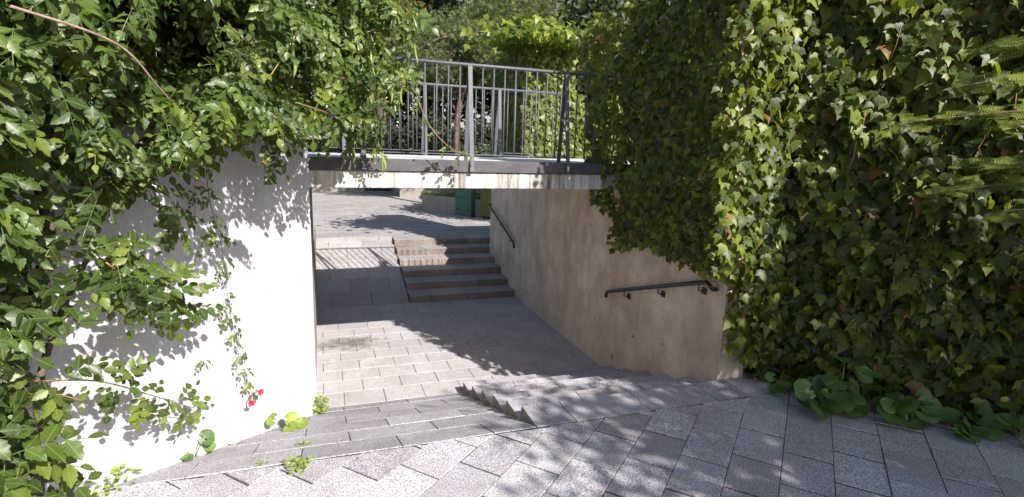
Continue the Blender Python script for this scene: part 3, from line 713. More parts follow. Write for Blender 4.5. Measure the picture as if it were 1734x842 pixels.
# the woody main stems at the far left
for l, r in (([(3.3, -.35, .5), (3.05, .5, .42), (2.95, 1.1, .3), (2.7, 1.7, .25), (2.75, 2.3, .1)], .045), ([(3.5, -.35, .45), (3.35, .6, .45), (3.4, 1.4, .4), (3.1, 2.3, .15)], .06), ([(2.9, 0.9, .3), (2.72, 1.2, .25), (2.5, 1.6, .3)], .02)):
    pts = smooth(path(l)); MB().tube(pts, [r*(1-.5*i/len(pts)) for i in range(len(pts))], 9).build('trunk', MT['bark'], vine)
tubes('stem', stems[:36], MT['stem'], vine, 4)
keep = []
for i, (p_, (d_, n__), wt) in enumerate(zip(LP, LR, LW)):
    if wt != 1: keep.append(i); continue
    q = Vector(p_)+Vector(d_).normalized()*.17*LS[i]; r_ = q-WC; ss = r_.dot(WD) if (q.x < WC.x+.15) else -(q.x-WC.x)
    sa_, ha_ = appar(ss, q.z, max(0, min(1.5, r_.dot(WN))))
    if inpoly(sa_, ha_, VP): keep.append(i)
LP = [LP[i] for i in keep]; LR = [LR[i] for i in keep]; LS = [LS[i] for i in keep]; LW = [LW[i] for i in keep]
LPn, LSn, LWn = T(LP), T(LS), T(LW); D_ = unit(T([a for a, b in LR])); Nn = T([b for a, b in LR])
bk_ = LWn == .21; fr_ = ~bk_
foliage(vine, PR_COMP, LPn[fr_], basis(D_[fr_], Nn[fr_]), LSn[fr_], MT['vine'], 300, 'leaf', prefer=LWn[fr_])
foliage(vine, PR_BACK, LPn[bk_], basis(D_[bk_], Nn[bk_]), LSn[bk_], MT['vine'], 0, rest='inner_foliage')
# pods
def pod(L):
    n = 9; pts = [Vector((0.035*math.sin(math.pi*i/n*.8), 0, -L*i/n)) for i in range(n+1)]
    rr = [0.003]+[0.013*math.sin(math.pi*min(.97, (i+.3)/(n+.3)))**.6 for i in range(1, n)]+[.0015]
    mb = MB(); mb.tube([Vector((0, 0, .03))]+pts, [.0015]+rr, 7); return mb.mesh('seed_pod', MT['pod'])
PODS = [pod(.20), pod(.16), pod(.24)]
for s, h, o, k in [(-.16, 3.05, .62, 2), (-.20, 3.07, .6, 0), (-.31, 3.02, .6, 1), (-.36, 3.09, .6, 2), (-.33, 3.06, .63, 0), (-.05, 2.72, .62, 2), (-.08, 2.70, .6, 0), (-.12, 2.74, .64, 1), (-.15, 2.70, .6, 2),
                    (1.38, 2.93, .7, 2), (1.35, 2.9, .7, 0), (1.8, 2.74, .75, 1), (1.79, 2.7, .72, 0), (-.63, 3.2, .5, 1), (-.67, 3.2, .5, 0), (-.87, 2.66, .45, 1), (-.80, 2.62, .45, 0), (-.98, 3.3, .4, 1), (-.98, 3.12, .4, 2), (-.66, 2.02, .38, 1), (-.69, 2.03, .37, 0), (-.45, 2.36, .5, 1), (-.5, 2.34, .5, 0), (-.02, 2.42, .55, 1), (.55, 2.85, .65, 0)]:
    q = W3(s, h, o+.28); ob = link('seed_pod', PODS[k], vine, q); ob.rotation_euler = (random.uniform(-.2, .2), random.uniform(-.25, .25), random.uniform(0, 6.28))
for s, h, o in [(-.12, 2.80, .63), (-.13, 2.76, .66), (-.2, 3.12, .63), (.85, 2.32, .58), (2.0, 2.9, .82), (1.9, 2.0, .62), (-.86, 2.68, .45), (.2, 2.5, .63), (-.5, 2.42, .52), (-1.0, 3.34, .4)]:
    mb = MB()
    for k in range(8):
        a = W3(s, h, o+.26); b = a+Vector((random.gauss(0, .02), random.gauss(0, .02), random.uniform(-.015, .03))); mb.tube([a, b, b+(b-a)*.25], [.001, .004, .001], 5)
    mb.build('flower_bud', MT['bud'], vine)
# red trumpet flowers at the end of the hanging shoot
def flower(c, ax, s=1.0):
    c = Vector(c); ax = Vector(ax).normalized(); a = ax.orthogonal().normalized(); b = ax.cross(a); mb = MB()
    mb.tube([c-ax*.06*s, c-ax*.035*s, c-ax*.012*s, c], [.003*s, .006*s, .009*s, .012*s], 8, False)
    for k in range(5):
        t = 2*math.pi*k/5; u = math.cos(t)*a+math.sin(t)*b; w_ = ax.cross(u)
        vs = [mb.bm.verts.new(c+q) for q in (u*.010*s-w_*.008*s, u*.010*s+w_*.008*s, u*.026*s+w_*.014*s+ax*.006*s, u*.036*s+ax*.0*s, u*.026*s-w_*.014*s+ax*.006*s)]
        mb.bm.faces.new(vs)
    return mb.build('flower', MT['red'], vine)
e0 = W3(1.11, 0.05, .09)
for ds, dh, ax in ((-.075, -.01, (.75, -.6, -.1)), (.045, -.055, (.35, -.8, -.35))):
    f0 = e0-WD*-1*0+Vector((0, 0, 0)); q = W3(1.11+ds, 0.05+dh, .12); MB().tube([e0, (e0+q)/2+Vector((0, 0, .012)), q-Vector(ax).normalized()*.05], .0035, 6).build('flower_stalk', MT['red'], vine); flower(q, ax)

# ---- ivy
def ivy_patch(root, fn, region, n, smin, smax, mat, protos, nobj, out, thick, hang=.8, lay=.5, seedmask=None, zs=None):
    P, D, Nr, Sc, Wt = [], [], [], [], []
    (a0, a1), (z0, z1) = region; k = 0; tries = 0
    while k < n and tries < n*30:
        tries += 1
        a = random.uniform(a0, a1); z = random.uniform(z0, z1)
        if seedmask and not seedmask(a, z): continue
        bul = 0.5+0.5*math.sin(a*5.1+z*2.3)*math.sin(z*4.3+a*1.7+1)
        q = random.random(); o = 0.02+thick*(.35+.65*bul)*(q**.6)
        P.append(tuple(fn(a, z, o)))
        D.append((random.gauss(0, .38)+out.x*.35*random.random(), random.gauss(0, .38)+out.y*.35*random.random(), -hang))
        t = random.uniform(.1, 1.5)
        Nr.append((out.x+random.gauss(0, .5)+SUNV.x*.7, out.y+random.gauss(0, .5)+SUNV.y*.7, t+random.gauss(0, .3)+SUNV.z*.3)); Sc.append(random.uniform(smin, smax)*(1 if random.random() < .7 else .6)); Wt.append(.4+q); k += 1
    foliage(root, protos, T(P), basis(unit(T(D)), T(Nr)), T(Sc), mat, nobj, 'leaf', prefer=T(Wt))
ivy1 = thing('boston_ivy', 'dense boston ivy with large lobed leaves covering the tall wall on the right', 'climbing plant', (3.4, -.7, 0))
def IW(a, z, o): q = IB+ID*a+IN*o; return (q.x, q.y, z)
low1 = lambda a: 0.05 if a > .2 else 0.05
ivy_patch(ivy1, IW, ((-0.25, 4.2), (0.0, 4.15)), 10500, .07, .155, MT['ivy'], PR_IVY, 300, IN, .34, seedmask=lambda a, z: z > (0.22-.5*a if a < .2 else .02))
ivy2 = thing('boston_ivy', 'shaded small leaved ivy hanging over the passage wall next to the footbridge', 'climbing plant', (1.85, 1.2, 2.0))
CUR = [(.30, 4.2), (1.3, 4.2), (1.7, 3.85), (2.6, 3.62), (3.2, 3.5), (3.0, 3.0), (2.75, 2.5), (2.72, 1.85), (2.45, 1.5), (2.2, .92), (2.0, 1.0), (1.46, 1.12), (1.0, 1.08), (.8, 1.06), (.45, 1.04), (.3, 1.04)]
def PW(a, z, o):
    if a > 2.15 and z > 1.4: o = o+.12
    return (2.0-o-.10*max(0, min(1, (z-1.2)/.8)), a-.0, z)
ivy_patch(ivy2, PW, ((.3, 3.2), (.1, 4.2)), 5600, .05, .105, MT['ivy'], PR_IVY, 300, Vector((-1, -.1, 0)), .28, seedmask=lambda a, z: inpoly(a, z, CUR) and (a < 2.75 or z > 2.0 or random.random() < .6))
ivy2b = thing('boston_ivy', 'leafy ivy at the wall corner above the handrail end', 'climbing plant', (2.3, .45, 0))
def FW(a, z, o): return (a, (.37 if a < 2.4 else .5)-o, z)
ivy_patch(ivy2b, FW, ((1.66, 2.75), (0.12, 4.1)), 1900, .06, .13, MT['ivy'], PR_IVY, 200, Vector((-.1, -1, 0)), .30, seedmask=lambda a, z: z > 0.14+max(0, 2.3-a)*.7 and (a > 1.97 or z > 1.05) and (a > 1.85 or z > 1.25))
# bare runner stems
for l in ([(2.0, .46, .3), (2.25, .46, .18), (2.5, .42, .05)], [(2.05, .47, .26), (2.3, .46, .22), (2.55, .40, .16)]):
    MB().tube(smooth([Vector(q) for q in l]), .0035, 5).build('stem', MT['bark'], ivy2b)
for i in range(14):
    a = random.uniform(.4, 3.2); z = random.uniform(.9, 3.2); o = random.uniform(.3, .42)
    l = [Vector(IW(a+random.gauss(0, .03), z-.14*k, o-.02*k)) for k in range(3)]
    MB().tube(l, .003, 5).build('stem', MT['stem'], ivy1)
# ivy on the column across the bridge
cw = MB().box(2.12, 2.85, 6.1, 8.0, 1.946, 3.95).box(2.86, 9.0, 6.1, 6.45, 1.946, 3.0).build('ivy_column', MT['wall'])
tag(cw, 'square pillar and low wall under bright ivy beyond the footbridge', 'wall')
ivy3 = thing('boston_ivy', 'sunlit yellow green ivy covering the pillar behind the far railing', 'climbing plant', (2.5, 6.05, 1.95))
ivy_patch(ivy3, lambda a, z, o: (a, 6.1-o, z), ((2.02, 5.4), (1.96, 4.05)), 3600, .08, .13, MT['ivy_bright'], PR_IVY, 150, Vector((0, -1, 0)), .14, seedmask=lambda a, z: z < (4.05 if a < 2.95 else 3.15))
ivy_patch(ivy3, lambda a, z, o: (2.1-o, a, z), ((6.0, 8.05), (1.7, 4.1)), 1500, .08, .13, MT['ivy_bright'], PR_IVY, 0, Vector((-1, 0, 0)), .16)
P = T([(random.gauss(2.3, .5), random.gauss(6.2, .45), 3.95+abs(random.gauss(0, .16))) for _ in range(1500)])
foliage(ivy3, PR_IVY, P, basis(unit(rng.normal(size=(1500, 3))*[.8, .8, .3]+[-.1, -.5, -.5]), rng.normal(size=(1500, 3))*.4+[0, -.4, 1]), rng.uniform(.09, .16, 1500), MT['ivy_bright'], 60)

# ---- low plants
def round_plant(c, n, size, label, spread=.14, h=(.05, .16), group=None, mat='round', tilt=(0, -.5, .8)):
    r = thing('round_leaf_plant', label, 'plant', c, group); c = Vector(c)
    mes = [(lambda q_: mesh_np('leaf', q_[0], q_[1], MT[mat], uv=q_[0][:, :2]*.9))(roundleaf(12, w_, cu)) for w_, cu in ((.03, .15), (.06, .3), (.05, -.1))]
    for i in range(n):
        a = random.uniform(0, 6.28); d = spread*random.random()**.6; hh = random.uniform(*h)
        q = c+Vector((math.cos(a)*d, math.sin(a)*d*.7, hh)); s = size*random.uniform(.6, 1.15)
        nn = Vector((random.gauss(tilt[0], .5), random.gauss(tilt[1], .5), tilt[2])).normalized()
        yy = np.array([[math.cos(a), math.sin(a)-.3, -.15]]); B = basis(unit(yy), np.array([tuple(nn)]))[0]
        o = bpy.data.objects.new('leaf', mes[i % 3]); COL.objects.link(o); o.parent = r
        o.matrix_local = Matrix([[float(B[x][y]*s) for y in range(3)]+[float((q-c)[x])] for x in range(3)]+[[0, 0, 0, 1]])
        MB().tube([c+Vector((random.gauss(0, .01), random.gauss(0, .01), -.02)), c.lerp(q, .5)+Vector((0, 0, .02)), q], .0028, 5).build('stalk', MT['stem_green'], r)
    return r
round_plant((-1.92, 1.28, -.45), 6, .13, 'small round leaved plant lit by the sun at the white wall corner', .15, mat='weed')
round_plant((-2.50, 0.62, -.2), 8, .13, 'round leaved plant at the foot of the white wall beside the pale stones', .20, (.03, .13))
k = 0
BED = [((2.45, -.05), 9, .14, 'small dark leaved plant at the passage end of the ivy bed'), ((2.52, -.42), 17, .18, 'clump of big round leaves spilling onto the paving from the ivy bed'),
       ((2.66, -.40), 18, .20, 'tall round leaved plant rising behind the big clump against the ivy'), ((2.98, -.74), 14, .19, 'middle round leaved plant above the dry orange leaves'),
       ((3.36, -1.02), 10, .19, 'bright green heart leaved plant right of the brown stone'), ((3.64, -1.16), 16, .13, 'rightmost low green plant at the edge of the paving')]
for (x, y), n, sz, lb in BED:
    round_plant((x, y, 0), n, sz, lb, .2 if n < 15 else .24, (.03, .42 if n == 18 else .26 if n > 12 else .16), 'round leaved plants along the ivy bed', tilt=(-.25, -.45, .75))
def weed(c, n, s, label, hgt=.08, spread=.07, nobj=60, group='small weeds in the paving joints'):
    r = thing('weed', label, 'weed', c, group); P, D, Nr = [], [], []
    for i in range(n):
        a = random.uniform(0, 6.28); d = spread*random.random(); P.append((c[0]+math.cos(a)*d, c[1]+math.sin(a)*d, c[2]+random.uniform(0, hgt)))
        D.append((math.cos(a), math.sin(a), random.uniform(-.3, .6))); Nr.append((random.gauss(0, .4), random.gauss(-.3, .4), 1))
    foliage(r, [leaflet(1, .7, .1, .2, False)], T(P), basis(unit(T(D)), T(Nr)), rng.uniform(s*.6, s*1.2, n), MT['weed'], min(n, nobj))
    for i in range(5): MB().tube([c, Vector(c)+Vector((random.gauss(0, spread*.5), random.gauss(0, spread*.5), hgt*.9))], .0015, 4).build('stem', MT['stem_green'], r)
weed((-1.74, -.08, 0), 60, .035, 'yellowish weed tuft growing in the joint at the ramp top', .05, .09)
weed((-1.61, 2.0, -.66), 46, .05, 'leafy weed at the foot of the white wall edge', .18, .06)
weed((-1.60, 2.28, -.77), 36, .04, 'yellow green weed behind the wall edge, above the leafy one', .13, .05)
weed((-1.70, .50, -.16), 26, .022, 'thin dry weed in a ramp joint near the wall corner', .03, .07)
weed((-1.98, .05, -.01), 20, .02, 'flat brownish weed at the ramp edge left of the tuft', .02, .08)
weed((-.03, 1.25, -.44), 16, .035, 'bright weed between the teeth of the step stones', .05, .03)
weed((-.03, 1.66, -.56), 12, .025, 'tiny weed beside the third tooth of the step stones', .04, .02)
weed((-2.82, .03, 0), 90, .035, 'low leafy weeds at the left end of the white wall', .12, .16)
weed((-3.0, -.14, 0), 130, .04, 'thick green weeds in the bottom left corner', .2, .2)
weed((2.45, .30, 0), 24, .05, 'single pale green leaves beside the ivy foot', .05, .06)
# stones at the wall foot and in the bed
def rock(c, s, label, mat='rock', sq=(1, .8, .7)):
    bm = bmesh.new(); bmesh.ops.create_icosphere(bm, subdivisions=3, radius=s)
    for v in bm.verts:
        k_ = 1+.16*math.sin(v.co.x*31+c[0]*9)+.12*math.sin(v.co.y*43+v.co.z*29); v.co = Vector((v.co.x*sq[0], v.co.y*sq[1], v.co.z*sq[2]))*k_
    for f in bm.faces: f.smooth = True
    me = bpy.data.meshes.new('stone'); bm.to_mesh(me); bm.free(); o = link('stone', me, None, c, mat=MT[mat]); tag(o, label, 'stone')
rock((-2.27, 0.93, -.28), .06, 'pale rounded stone against the foot of the white wall')
rock((-2.44, 0.66, -.19), .055, 'pale stone half hidden behind the round leaved plant')
rock((3.30, -.66, .08), .10, 'brown weathered stone standing in the ivy bed', 'wall', (.6, .5, 1.2))
# dry leaf litter
lit = []
for i in range(900):
    t = random.random(); c = Vector((2.45, .35, 0)).lerp(Vector((3.9, -1.22, 0)), t)+Vector((random.gauss(0, .07), random.gauss(0, .07), 0))
    lit.append((c.x, c.y, random.uniform(.004, .02)))
for i in range(80): lit.append((random.uniform(-2.4, 2.6), random.uniform(-1.3, -.02), .006))
for i in range(60):
    y = random.uniform(.05, 2.3); lit.append((random.uniform(-1.8+.3*(2.3-y)*-1, -.03), y, zr1(0, y)+.006))
for i in range(50): lit.append((1.97-abs(random.gauss(0, .12)), random.uniform(2.5, 6.2), LOW+.006))
for i in range(40): lit.append((-1.63+abs(random.gauss(0, .08)), random.uniform(2.4, 6.2), LOW+.006))
Pn = T(lit); nl = len(Pn); V, F, rn, us = merge([ivyleaf(.5, .5, .4), leaflet(1, .5, .3, .5, False)], rng.integers(0, 2, nl), basis(unit(rng.normal(size=(nl, 3))*[1, 1, .15]), rng.normal(size=(nl, 3))*.35+[0, 0, 1]), Pn, rng.uniform(.02, .05, nl)*np.where(np.arange(nl) > 899, .3, 1))
lo = link('leaf_litter', mesh_np('leaf_litter', V, F, MT['litter'], rn), kind='stuff'); lo['label'] = 'dry orange and brown leaves along the foot of the ivy'; lo['category'] = 'leaf litter'
bed = MB().prism([(2.35, .52), (2.55, .30), (2.62, .0), (2.75, -.45), (3.1, -.72), (3.7, -1.15), (4.6, -2.2), (6.0, -4.2), (6.5, -4.2), (2.7, .52)], -.01, .012).build('soil_bed', MT['soil'], kind='structure')

# ---- conifer at the right edge of the frame
cf = thing('conifer', 'feathery conifer branches reaching in from the right in front of the ivy', 'tree', (4.6, -2.5, 0))
MB().tube([(4.6, -2.5, -.1), (4.62, -2.52, 1.6), (4.6, -2.5, 2.9)], [.11, .08, .02], 10).build('trunk', MT['bark'], cf)
P, D, Nr, Sc = [], [], [], []; fr = [frond(9), frond(8), frond(10)]
CB = [(2.45, 2.62, -.58, 2.42), (3.0, 2.95, -.95, 2.95), (2.8, 2.86, -.80, 2.68), (2.1, 2.80, -.72, 1.90), (2.25, 2.95, -.90, 2.10), (2.5, 3.05, -1.05, 2.40), (2.0, 3.05, -1.1, 1.80)]
def cbranch(z, tx, ty, tz, n=34, w=.35, sz=(.16, .30), t0=.62):
    a = Vector((4.6, -2.5, z)); b = Vector((tx, ty, tz)); mid = a.lerp(b, .5)+Vector((0, 0, .12)); pts = smooth([a, mid, b], 10)
    MB().tube(pts, [.022*(1-.85*i/len(pts)) for i in range(len(pts))], 6).build('branch', MT['stem_pink'], cf)
    dr = (b-a).normalized()
    for i in range(n):
        t = t0+(1-t0)*i/n; q = pts[int(t*(len(pts)-1))]
        for sg in (-1, 1):
            P.append(tuple(q+Vector((random.gauss(0, .02), random.gauss(0, .02), random.gauss(0, .03))))); sd = Vector((-dr.y, dr.x, 0))*sg
            D.append(tuple(dr*random.uniform(.5, 1.1)+sd*random.uniform(.1, 1.0)*w*2+Vector((0, 0, random.uniform(-.35, .12))))); Nr.append((-.25+random.gauss(0, .3), -.5+random.gauss(0, .3), 1)); Sc.append(random.uniform(*sz)*(1.1-.5*t))
for z, tx, ty, tz in CB or [(2.6, 2.45, -.80, 2.40), (2.9, 2.72, -1.0, 2.86), (2.75, 2.62, -1.05, 2.62), (2.2, 2.58, -.92, 1.93), (2.3, 2.80, -1.15, 2.10), (2.45, 2.75, -.90, 2.30), (2.0, 2.95, -1.2, 1.88), (3.1, 2.95, -1.1, 3.0)]: cbranch(z, tx, ty, tz)
for i in range(9):
    a = random.uniform(0, 6.28); z = random.uniform(1.2, 1.9); rr = .8*(3.6-z)/1.6
    cbranch(z, 4.6+rr*math.cos(a), -2.5+rr*math.sin(a), z-.15, 14, .35, (.22, .4), .3) if not (math.cos(a) < -.2) else None
foliage(cf, fr, T(P), basis(unit(T(D)), T(Nr)), T(Sc), MT['conifer'], 300, 'spray')

# ------------------------------------------------------------------ background
def crown_pts(cen, rad, n, clumps, sig, fill=.75, rsd=0):
    r_ = np.random.default_rng(rsd+n)
    d = unit(r_.normal(size=(clumps, 3))); rr = r_.random((clumps, 1))**(1-fill)*.95; C_ = T(cen)+d*rr*T(rad)
    k = r_.integers(0, clumps, n); return C_[k]+r_.normal(size=(n, 3))*sig
def tree(name, cen, rad, base, label, mat, n=6000, clumps=60, sig=.3, size=(.1, .2), protos=PR_SIMPLE, tr=.16, bark='bark', limbs=6, group=None, fill=.75, seed=0, trunktop=None):
    t = thing(name, label, 'tree', base, group); b = Vector(base); c = Vector(cen); random.seed(seed+11)
    top = Vector(trunktop or (c.x, c.y, c.z+rad[2]*.4))
    pts = smooth([b-Vector((0, 0, .2)), b.lerp(top, .4)+Vector((random.gauss(0, .12), random.gauss(0, .12), 0)), b.lerp(top, .75)+Vector((random.gauss(0, .15), random.gauss(0, .15), 0)), top], 5)
    MB().tube(pts, [tr*(1-.75*i/len(pts)) for i in range(len(pts))], 10).build('trunk', MT[bark], t)
    for i in range(limbs):
        s0 = pts[int(len(pts)*random.uniform(.4, .9))]; a = random.uniform(0, 6.28); e = c+Vector((math.cos(a)*rad[0]*.75, math.sin(a)*rad[1]*.75, random.uniform(-.3, .6)*rad[2]))
        MB().tube(smooth([s0, s0.lerp(e, .5)+Vector((0, 0, .2)), e], 4), [tr*.35*(1-.8*j/8) for j in range(9)], 6).build('limb', MT[bark], t)
    P = crown_pts(cen, rad, n, clumps, sig, fill, seed)
    D = unit(rng.normal(size=(n, 3))+(P-T(cen))*.25/max(rad)+[0, 0, -.2]); Nr = rng.normal(size=(n, 3))*.6+[-.1, -.3, .8]
    foliage(t, protos, P, basis(D, Nr), rng.uniform(size[0], size[1], n), MT[mat], 0, rest='crown')
    return t
TUFT = [tuft(20, 1.3, .03), tuft(16, 1.0, .035)]
hill = MB().prism([(-300, 21.5), (300, 21.5), (300, 500), (-300, 500)], -1.1, 1.55).build('upper_lawn', MT['soil'], kind='structure')
ret = MB().prism([(-14, 21.9), (.15, 20.6), (.25, 20.9), (-14, 22.3)], -.5, 1.62).build('retaining_wall', MT['grey_conc']); tag(ret, 'low sunlit retaining wall at the far left of the plaza', 'wall')
ret2 = MB().prism([(1.35, 18.3), (9, 15.6), (9.2, 16.0), (2.0, 18.6), (1.7, 21.4), (1.35, 21.4)], -.5, 1.5).build('retaining_wall', MT['grey_conc']); tag(ret2, 'pale retaining wall behind the planter, right of the dark opening', 'wall')
bk = MB().box(.3, 1.3, 21.3, 21.48, -.5, 1.5).build('dark_opening', MT['black']); tag(bk, 'black panel painted for the shade in the recess between the two far retaining walls', 'opening')  # solid black box, its colour stands in for shade inside the recess
pl = thing('planter', 'raised concrete planter with dry grass on the far plaza', 'planter', (3.2, 13.2, 0))
pp = [(1.46, 13.87), (2.10, 13.14)], [(2.11, 13.13), (4.0, 10.97)]
MB().prism([(1.46, 13.87), (2.10, 13.14), (2.22, 13.245), (1.74, 13.80), (3.6, 15.55), (3.5, 15.67)], -.05, .51, .008).build('wall_panel', MT['grey_conc'], pl)
MB().prism([(2.108, 13.13), (4.0, 10.97), (4.12, 11.08), (2.228, 13.235)], -.05, .51, .008).build('wall_panel', MT['grey_conc'], pl)
MB().prism([(1.7, 13.85), (2.2, 13.28), (4.12, 11.1), (6.5, 13.0), (3.6, 15.5)], -.05, .44).build('soil', MT['soil'], pl)
n = 6000; q = rng.random((n, 2)); P = np.stack([1.75+q[:, 0]*2.3, 0*q[:, 0], np.full(n, .42)], 1); P[:, 1] = 13.85-(P[:, 0]-1.7)*1.14+q[:, 1]*1.8
foliage(pl, [tuft(5, .5, .05)], P, basis(unit(rng.normal(size=(n, 3))*[.3, .3, .1]+[0, 0, 1]), rng.normal(size=(n, 3))), rng.uniform(.06, .17, n), MT['grass'], 0, rest='grass')
# mint panel with scribbles, post and yellow-green ribbed panel
gp = thing('notice_panel', 'mint green panel with black scribbled lettering by the planter', 'sign', (2.58, 12.4, 0))
dx = Vector((.62, -.785, 0)).normalized(); nx = Vector((-.785, -.62, 0)).normalized(); c0 = Vector((2.33, 12.78, 0))
def PP(a, z, o=0): return c0+dx*a+nx*o+Vector((0, 0, z))
def pbox(a0, a1, z0, z1, o0, o1, bev=.0):
    p = [PP(a0, 0, o0), PP(a1, 0, o0), PP(a1, 0, o1), PP(a0, 0, o1)]; return MB().prism([(v.x, v.y) for v in p], z0, z1, bev)
pbox(0, .62, .03, 1.05, 0, .04, .006).build('panel', MT['mint'], gp)
for z in (.55, .78):
    a = .04
    while a < .5:
        w_ = random.uniform(.03, .07); hh = random.uniform(.02, .05); mb = pbox(a, a+.012, z-hh/2, z+hh, .0405, .043); mb.bm
        mb.build('lettering', MT['black'], gp); pbox(a, a+w_, z-.006, z+.006+hh*.2, .0405, .0435).build('lettering', MT['black'], gp); a += w_+random.uniform(.01, .03)
for a in (.1, .52): pbox(a-.03, a+.03, .17, .23, .0405, .05, .004).build('bolt', MT['black'], gp)
po = thing('sign_post', 'thin dark green post between the mint panel and the yellow-green bin', 'post', (2.72, 12.15, 0))
MB().tube([(2.72, 12.15, -.02), (2.72, 12.15, 1.6)], .035, 10).build('pole', MT['dark_green'], po); MB().tube([(2.72, 12.15, 0), (2.72, 12.15, .03)], .07, 10).build('base_plate', MT['dark_green'], po)
yb = thing('recycling_bin', 'yellow-green ribbed bin half hidden by the passage wall end', 'bin', (3.15, 11.6, 0))
MB().prism([(2.86, 11.95), (3.40, 11.28), (3.75, 11.6), (3.2, 12.25)], .06, 1.15, .02).build('body', MT['yellowgreen'], yb)
for i in range(9):
    t = i/8; a = Vector((2.86, 11.95, 0)).lerp(Vector((3.40, 11.28, 0)), .04+.92*t); n_ = Vector((-.78, -.63, 0)); p = [a, a+Vector((.02, -.024, 0)), a+Vector((.02, -.024, 0))+n_*.014, a+n_*.014]
    MB().prism([(v.x, v.y) for v in p], .1, 1.1).build('rib', MT['yellowgreen'], yb)
MB().prism([(2.83, 11.95), (3.40, 11.24), (3.79, 11.6), (3.2, 12.29)], 1.152, 1.22, .02).build('lid', MT['dark_green'], yb)
for a_, b_ in ((2.98, 11.9), (3.36, 11.45)): MB().tube([(a_, b_, -.01), (a_, b_, .07)], .03, 8).build('foot', MT['black'], yb)

tree('pine_tree', (2.5, 14.6, 5.0), (1.9, 1.7, 1.0), (2.75, 14.2, .44), 'sunlit pine with reddish trunk rising from the planter', 'pine', 5200, 46, .22, (.12, .2), TUFT, .13, 'pine_bark', 9, 'pines behind the footbridge', .8, 1, trunktop=(3.0, 14.3, 6.0))
tree('pine_tree', (4.9, 15.5, 6.2), (2.1, 1.7, .9), (5.0, 15.3, .44), 'broad bushy pine above the ivy pillar', 'pine', 6200, 50, .24, (.12, .2), TUFT, .14, 'pine_bark', 8, 'pines behind the footbridge', .8, 2)
tree('pine_tree', (.3, 17.0, 5.6), (2.2, 1.6, 1.3), (.2, 22.5, 1.5), 'leftmost pine seen through the vine', 'pine', 5200, 50, .28, (.14, .22), TUFT, .14, 'pine_bark', 7, 'pines behind the footbridge', .8, 3)
DK = [((4.0, 26, 7.5), (5, 3, 5.8), 'dark evergreen tree behind the pines, left of centre', 'dark_tree'), ((10.5, 24, 6.8), (4.5, 3, 5.3), 'dark evergreen tree behind the pillar', 'dark_tree'), ((1.2, 22.5, 7.4), (1.8, 1.6, 1.9), 'yellowing tree top between the pines', 'autumn'),
      ((-4.5, 27, 7.0), (5, 3, 5.6), 'dark tree at the far left behind the vine', 'dark_tree'), ((7.2, 21, 10.5), (3.2, 2.5, 2.6), 'dark high tree crown above the bushy pine', 'dark_tree'), ((15, 30, 8), (6, 4, 5.5), 'dark tree at the far right behind the ivy', 'dark_tree'), ((5.0, 8.4, 4.4), (1.35, 1.0, 1.6), 'dark slim tree with gaps of sky right of the pillar', 'dark_tree')]
for i, (c, r_, lb, mt) in enumerate(DK):
    tree('evergreen_tree' if mt == 'dark_tree' else 'deciduous_tree', c, r_, (c[0], c[1], 1.5 if c[1] > 21.5 else 0), lb, mt, 15000 if r_[0] > 3 else 4500, 130 if r_[0] > 3 else 36, .5 if r_[0] > 3 else .28, (.22, .42) if r_[0] > 3 else (.14, .26), PR_SIMPLE, .25, 'bark', 8, 'trees beyond the plaza', .75, 20+i)
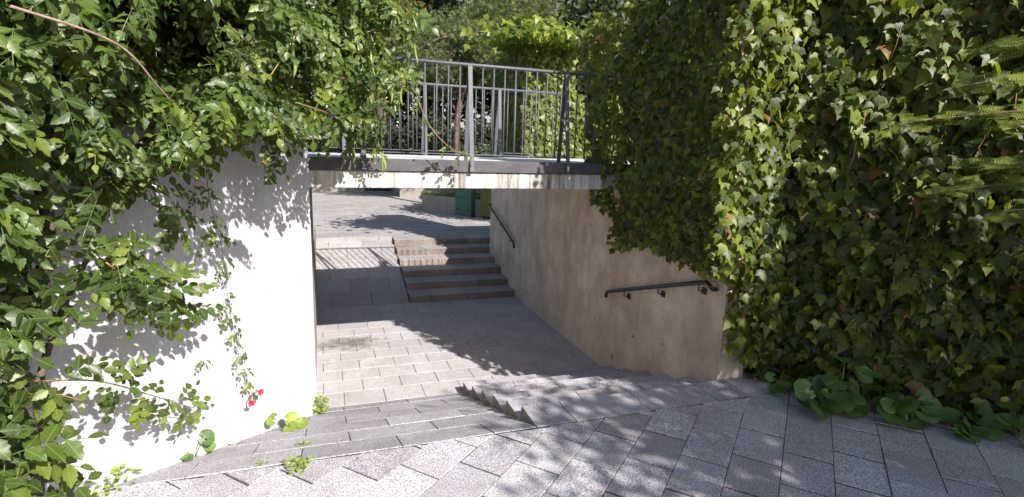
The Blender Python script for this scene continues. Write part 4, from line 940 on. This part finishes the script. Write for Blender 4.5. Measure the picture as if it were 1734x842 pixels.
def hedge(name, x0, x1, y0, y1, z0, z1, n, label, mat='hedge', size=(.08, .16)):
    t = thing(name, label, 'hedge', ((x0+x1)/2, (y0+y1)/2, z0)); P = rng.random((n, 3))*[x1-x0, y1-y0, z1-z0]+[x0, y0, z0]
    P[:, 2] = z0+(P[:, 2]-z0)*(1+.16*np.sin(P[:, 0]*2.3)+.1*np.sin(P[:, 0]*5.7))
    foliage(t, PR_SIMPLE, P, basis(unit(rng.normal(size=(n, 3))+[0, -.4, .2]), rng.normal(size=(n, 3))*.5+[0, -.6, .7]), rng.uniform(*size, n), MT[mat], 0)
    for i in range(10): x = x0+(x1-x0)*(i+.5)/10; MB().tube([(x, (y0+y1)/2, z0-.05), (x+.1, (y0+y1)/2, z1-.2)], .03, 6).build('stem', MT['bark'], t)
hedge('hedge', -6, 9, 22.0, 23.6, 1.55, 3.0, 20000, 'dark clipped hedge along the top of the far retaining walls', 'dark_tree', (.12, .22))
hedge('shrub', -1.5, 6, 21.2, 22.0, 1.5, 2.1, 2600, 'low yellow green shrubs in front of the dark hedge')
hedge('shrub', 5.2, 10, 17.0, 18.6, .4, 3.6, 8000, 'dark bushy shrubs behind the ivy pillar', 'dark_tree', (.12, .22))
hb = thing('pale_building', 'pale building glimpsed through the far railing on the left', 'building', (0, 38, 1.5))
MB().box(-9, 5, 38, 46, 1.5, 5.6).build('wall', MT['plaster'], hb)
MB().box(-9.4, 5.4, 37.6, 46.4, 5.61, 5.9).build('roof', MT['grey_conc'], hb)
for i in range(6):
    x = -7.8+i*2.1; wi = MB().box(x, x+1.1, 37.93, 37.995, 2.9, 4.4).build('window', MT['plaster'], hb); MB().box(x+.08, x+1.02, 37.9, 37.928, 2.98, 4.32).build('pane', MT['window'], wi)
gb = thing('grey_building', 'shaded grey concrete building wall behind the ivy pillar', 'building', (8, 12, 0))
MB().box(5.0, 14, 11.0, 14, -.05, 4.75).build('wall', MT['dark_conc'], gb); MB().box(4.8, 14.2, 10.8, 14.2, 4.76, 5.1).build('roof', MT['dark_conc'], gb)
# ---- street tree behind the viewer that dapples the paving and the ivy
DT = [((5.15, -7.05, 4.7), (2.65, 2.4, 1.2), (6.4, -9.0, 0), 'leafy street tree standing behind the viewer on the right')]
for i, (c, r_, b, lb) in enumerate(DT):
    tree('street_tree', c, r_, b, lb, 'hedge', 9600, 100, .25, (.12, .2), PR_SIMPLE, .16, 'bark', 7, None, .55, 60+i)
print('tris', sum(len(m.polygons)*(1 if m.name[:4] not in ('x',) else 1) for m in bpy.data.meshes))
print('objects', len(bpy.data.objects), 'verts', sum(len(o.data.vertices) for o in bpy.data.objects if o.type == 'MESH'))
